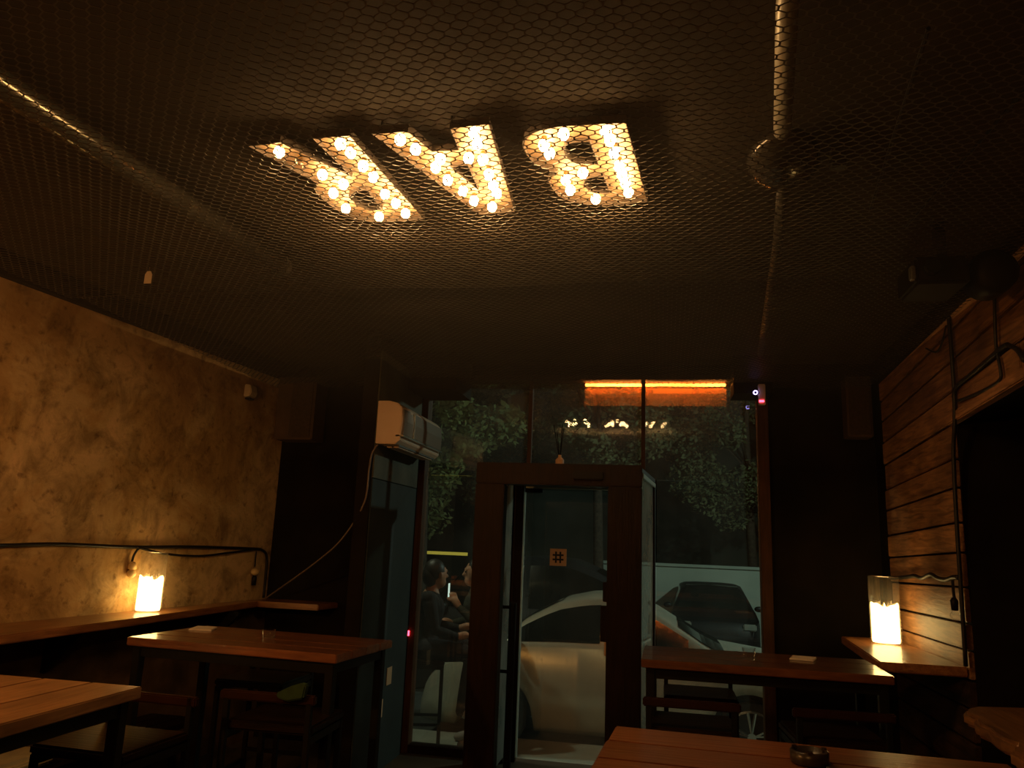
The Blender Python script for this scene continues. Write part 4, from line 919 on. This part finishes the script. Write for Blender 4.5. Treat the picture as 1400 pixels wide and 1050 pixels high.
# ------------------------------------------------------------------ people outside
def person(loc, joints, head_dir, cloth, shirt, legs_m, label, fingers, rz=0.0, hair_len=1.0):
    """joints: dict name -> local position; one continuous remeshed body; hair is a child"""
    t = thing('person', loc, label, 'person', rz=rz)
    J = {k: Vector(v) for k, v in joints.items()}
    chains = [(['pelvis', 'belly', 'chest', 'neck', 'skull'], [0.135, 0.125, 0.145, 0.055, 0.06]),
              (['chest', 'shoulder_l', 'elbow_l', 'wrist_l', 'palm_l'], [0.12, 0.066, 0.045, 0.030, 0.036]),
              (['chest', 'shoulder_r', 'elbow_r', 'wrist_r', 'palm_r'], [0.12, 0.066, 0.045, 0.030, 0.036]),
              (['pelvis', 'hip_l', 'knee_l', 'ankle_l'], [0.12, 0.098, 0.064, 0.044]),
              (['pelvis', 'hip_r', 'knee_r', 'ankle_r'], [0.12, 0.098, 0.064, 0.044]),
              (['ankle_l', 'toe_l'], [0.046, 0.036]), (['ankle_r', 'toe_r'], [0.046, 0.036])]
    mb = MB()
    for names, rad in chains:
        pts = [J[n_] for n_ in names]
        P = []; R = []
        for i in range(len(pts)-1):
            for k in range(5):
                u = k/5; bul = 1+0.12*math.sin(math.pi*u)
                P.append(pts[i].lerp(pts[i+1], u)); R.append((rad[i]+(rad[i+1]-rad[i])*u)*(bul if names[0] != 'pelvis' or len(names) == 4 else 1))
        P.append(pts[-1]); R.append(rad[-1])
        mb.tube(P, R, 12); mb.sphere(pts[-1], rad[-1], 12); mb.sphere(pts[0], rad[0], 12)
        for i in range(1, len(pts)-1): mb.sphere(pts[i], rad[i]*1.02, 12)
    hd = Vector(head_dir).normalized(); side = Vector((0, 0, 1)).cross(hd).normalized()
    hc = J['skull']+Vector((0, 0, 0.045))+hd*0.012
    mb.sphere(hc, 0.105, 16, sc_=(0.88, 0.88, 1.12))
    mb.sphere(hc-Vector((0, 0, 0.065))+hd*0.035, 0.062, 12)                     # jaw
    mb.tube([hc+hd*0.088+Vector((0, 0, 0.03)), hc+hd*0.112-Vector((0, 0, 0.022))], [0.009, 0.017], 8)   # nose
    mb.tube([hc+hd*0.080+side*0.02-Vector((0, 0, 0.058)), hc+hd*0.080-side*0.02-Vector((0, 0, 0.058))], 0.012, 8)  # lips
    for s in (-1, 1):
        mb.sphere(hc+side*s*0.092-Vector((0, 0, 0.005)), 0.028, 10, sc_=(0.7, 0.7, 1.1))   # ears
        mb.sphere(hc+hd*0.078+side*s*0.034+Vector((0, 0, 0.038)), 0.018, 8)                # brows
    for sd_, dirs in fingers.items():
        pw = J['palm_'+sd_]; d = Vector(dirs).normalized(); sx = d.cross(Vector((0.3, 0.2, 1))).normalized(); nz = sx.cross(d)
        for k, ln in enumerate((0.062, 0.072, 0.068, 0.052)):
            b0 = pw+sx*(k-1.5)*0.019+d*0.028; b1 = b0+d*ln*0.5; b2 = b1+(d*0.55-nz*0.8).normalized()*ln*0.5
            mb.tube([b0-d*0.02, b0, b1, b2], [0.0105, 0.0105, 0.0095, 0.008], 7)
        b0 = pw-sx*0.03; b1 = b0+(d*0.6-sx*0.8).normalized()*0.035; mb.tube([pw-sx*0.012, b0, b1, b1+d*0.028], [0.014, 0.013, 0.011, 0.009], 7)
    me = bpy.data.meshes.new('tmp'); me.from_pydata([tuple(p) for p in mb.v], [], mb.f)
    bm = bmesh.new(); bm.from_mesh(me); bmesh.ops.recalc_face_normals(bm, faces=bm.faces); bm.to_mesh(me); bm.free()
    to = bpy.data.objects.new('tmp', me); COL.objects.link(to)
    rm = to.modifiers.new('r', 'REMESH'); rm.mode = 'VOXEL'; rm.voxel_size = 0.009; rm.use_smooth_shade = True
    sm = to.modifiers.new('s', 'SMOOTH'); sm.iterations = 3; sm.factor = 0.5
    dg = bpy.context.evaluated_depsgraph_get(); body = bpy.data.meshes.new_from_object(to.evaluated_get(dg))
    bpy.data.objects.remove(to); body.name = 'body'
    body.materials.clear()
    for m in (M['skin'], shirt, legs_m, M['shoe']): body.materials.append(m)
    def segd(p, a, b):
        u = max(0, min(1, (p-a).dot(b-a)/max(1e-9, (b-a).length_squared))); return (p-a.lerp(b, u)).length
    regions = []
    for s in 'lr':
        regions += [(J['ankle_'+s], J['toe_'+s], 3, 0.05), (J['hip_'+s], J['knee_'+s], 2, 0.1), (J['knee_'+s], J['ankle_'+s], cloth.get('shin', 2), 0.06),
                    (J['chest'], J['shoulder_'+s], 1, 0.12), (J['shoulder_'+s], J['elbow_'+s], 1, 0.06), (J['elbow_'+s], J['wrist_'+s], cloth.get('forearm', 1), 0.04), (J['wrist_'+s], J['palm_'+s]+(J['palm_'+s]-J['wrist_'+s]), 0, 0.04)]
    regions += [(J['pelvis'], J['belly'], 1, 0.14), (J['belly'], J['chest'], 1, 0.15), (J['neck']+Vector((0, 0, 0.02)), hc, 0, 0.08)]
    for p in body.polygons:
        c_ = p.center; best = min(regions, key=lambda r_: segd(c_, r_[0], r_[1])-r_[3]*0.8); p.material_index = best[2]; p.use_smooth = True
    bo = bpy.data.objects.new('body', body); COL.objects.link(bo); bo.parent = t
    # hair cap
    hb = MB(); hb.sphere(hc+Vector((0, 0, 0.022))-hd*0.022, 0.112, 16, sc_=(0.90, 0.90, 1.02))
    hb.sphere(hc-hd*0.055-Vector((0, 0, 0.02*hair_len)), 0.085, 14, sc_=(0.95, 0.95, 1.0+0.25*hair_len))
    hb.build('hair', M['hair'], t, world=False, smooth=True)
    for s in (-1, 1):
        MB().sphere(hc+hd*0.094+side*s*0.034+Vector((0, 0, 0.018)), 0.010, 8).build('eye', M['ink'], t, world=False, smooth=True)
    return t
PZ = -0.25
# seated on a bar stool outside, turned to the right
pa = dict(pelvis=(0, 0, 0.93), belly=(0.01, 0, 1.06), chest=(0.03, 0, 1.24), neck=(0.05, 0, 1.42), skull=(0.07, 0, 1.50),
          shoulder_l=(0.03, 0.19, 1.34), elbow_l=(0.10, 0.24, 1.08), wrist_l=(0.32, 0.16, 1.06), palm_l=(0.39, 0.13, 1.08),
          shoulder_r=(0.03, -0.19, 1.34), elbow_r=(0.10, -0.25, 1.08), wrist_r=(0.30, -0.16, 1.02), palm_r=(0.37, -0.13, 1.03),
          hip_l=(0.05, 0.10, 0.90), knee_l=(0.44, 0.13, 0.90), ankle_l=(0.40, 0.12, 0.46), toe_l=(0.54, 0.13, 0.41),
          hip_r=(0.05, -0.10, 0.90), knee_r=(0.44, -0.14, 0.88), ankle_r=(0.36, -0.13, 0.40), toe_r=(0.50, -0.14, 0.35))
person((-2.10, 6.95, PZ), pa, (0.9, 0.45, -0.08), {}, M['shirt_black'], M['trousers'], 'dark-haired person in black sitting outside the window, turned away', {'l': (1, -0.2, 0.1), 'r': (1, 0.2, 0)}, rz=0.25)
os_ = copy_tree(st0); os_.location = (-2.10, 6.95, PZ+0.045); os_.rotation_euler = (0, 0, -math.pi/2+0.25); os_['label'] = 'bar stool outside under the person in black'
pb = dict(pelvis=(0, 0, 0.93), belly=(0, 0, 1.06), chest=(0.01, 0, 1.25), neck=(0.03, 0, 1.43), skull=(0.05, 0, 1.51),
          shoulder_l=(0, 0.19, 1.36), elbow_l=(0.06, 0.26, 1.10), wrist_l=(0.22, 0.14, 1.24), palm_l=(0.26, 0.10, 1.30),
          shoulder_r=(0, -0.19, 1.36), elbow_r=(0.02, -0.26, 1.09), wrist_r=(0.22, -0.22, 1.06), palm_r=(0.29, -0.20, 1.08),
          hip_l=(0, 0.10, 0.90), knee_l=(0.03, 0.11, 0.49), ankle_l=(-0.01, 0.11, 0.07), toe_l=(0.14, 0.13, 0.04),
          hip_r=(0, -0.10, 0.90), knee_r=(0.03, -0.11, 0.49), ankle_r=(-0.02, -0.12, 0.07), toe_r=(0.12, -0.16, 0.04))
pbo = person((-1.72, 7.45, PZ), pb, (1, 0, -0.12), {}, M['shirt_olive'], M['trousers'], 'standing person in dark olive outside, holding a lit phone', {'l': (0.3, -0.3, 1), 'r': (1, 0.2, 0.1)}, rz=math.radians(205))
ph = thing('mobile_phone', (-1.99, 7.31, 1.05), 'lit mobile phone held by the standing person outside', 'phone')
MB().box((-2.00, 7.275, 1.065), (-1.99, 7.345, 1.205)).build('case', M['black_pl'], ph, bevel=0.003)
MB().box((-1.9898, 7.28, 1.072), (-1.9885, 7.34, 1.198)).build('screen', M['phone_glow'], ph)

# ------------------------------------------------------------------ haze volume added for the glow around the sign bulbs
hz = bpy.data.materials.new('smoke_haze'); hz.use_nodes = True; nt = hz.node_tree
for n in list(nt.nodes): nt.nodes.remove(n)
out = N(nt, 'ShaderNodeOutputMaterial'); vs_ = N(nt, 'ShaderNodeVolumeScatter')
vs_.inputs['Density'].default_value = 0.012; vs_.inputs['Anisotropy'].default_value = 0.1; vs_.inputs['Color'].default_value = (0.9, 0.85, 0.8, 1)
nt.links.new(vs_.outputs[0], out.inputs['Volume'])
tag(MB().box((-2.7, 0.6, 2.1), (1.2, 4.95, 3.035)).build('room_haze', hz), 'thin smoke haze hanging under the ceiling of the bar', 'haze', kind='stuff')
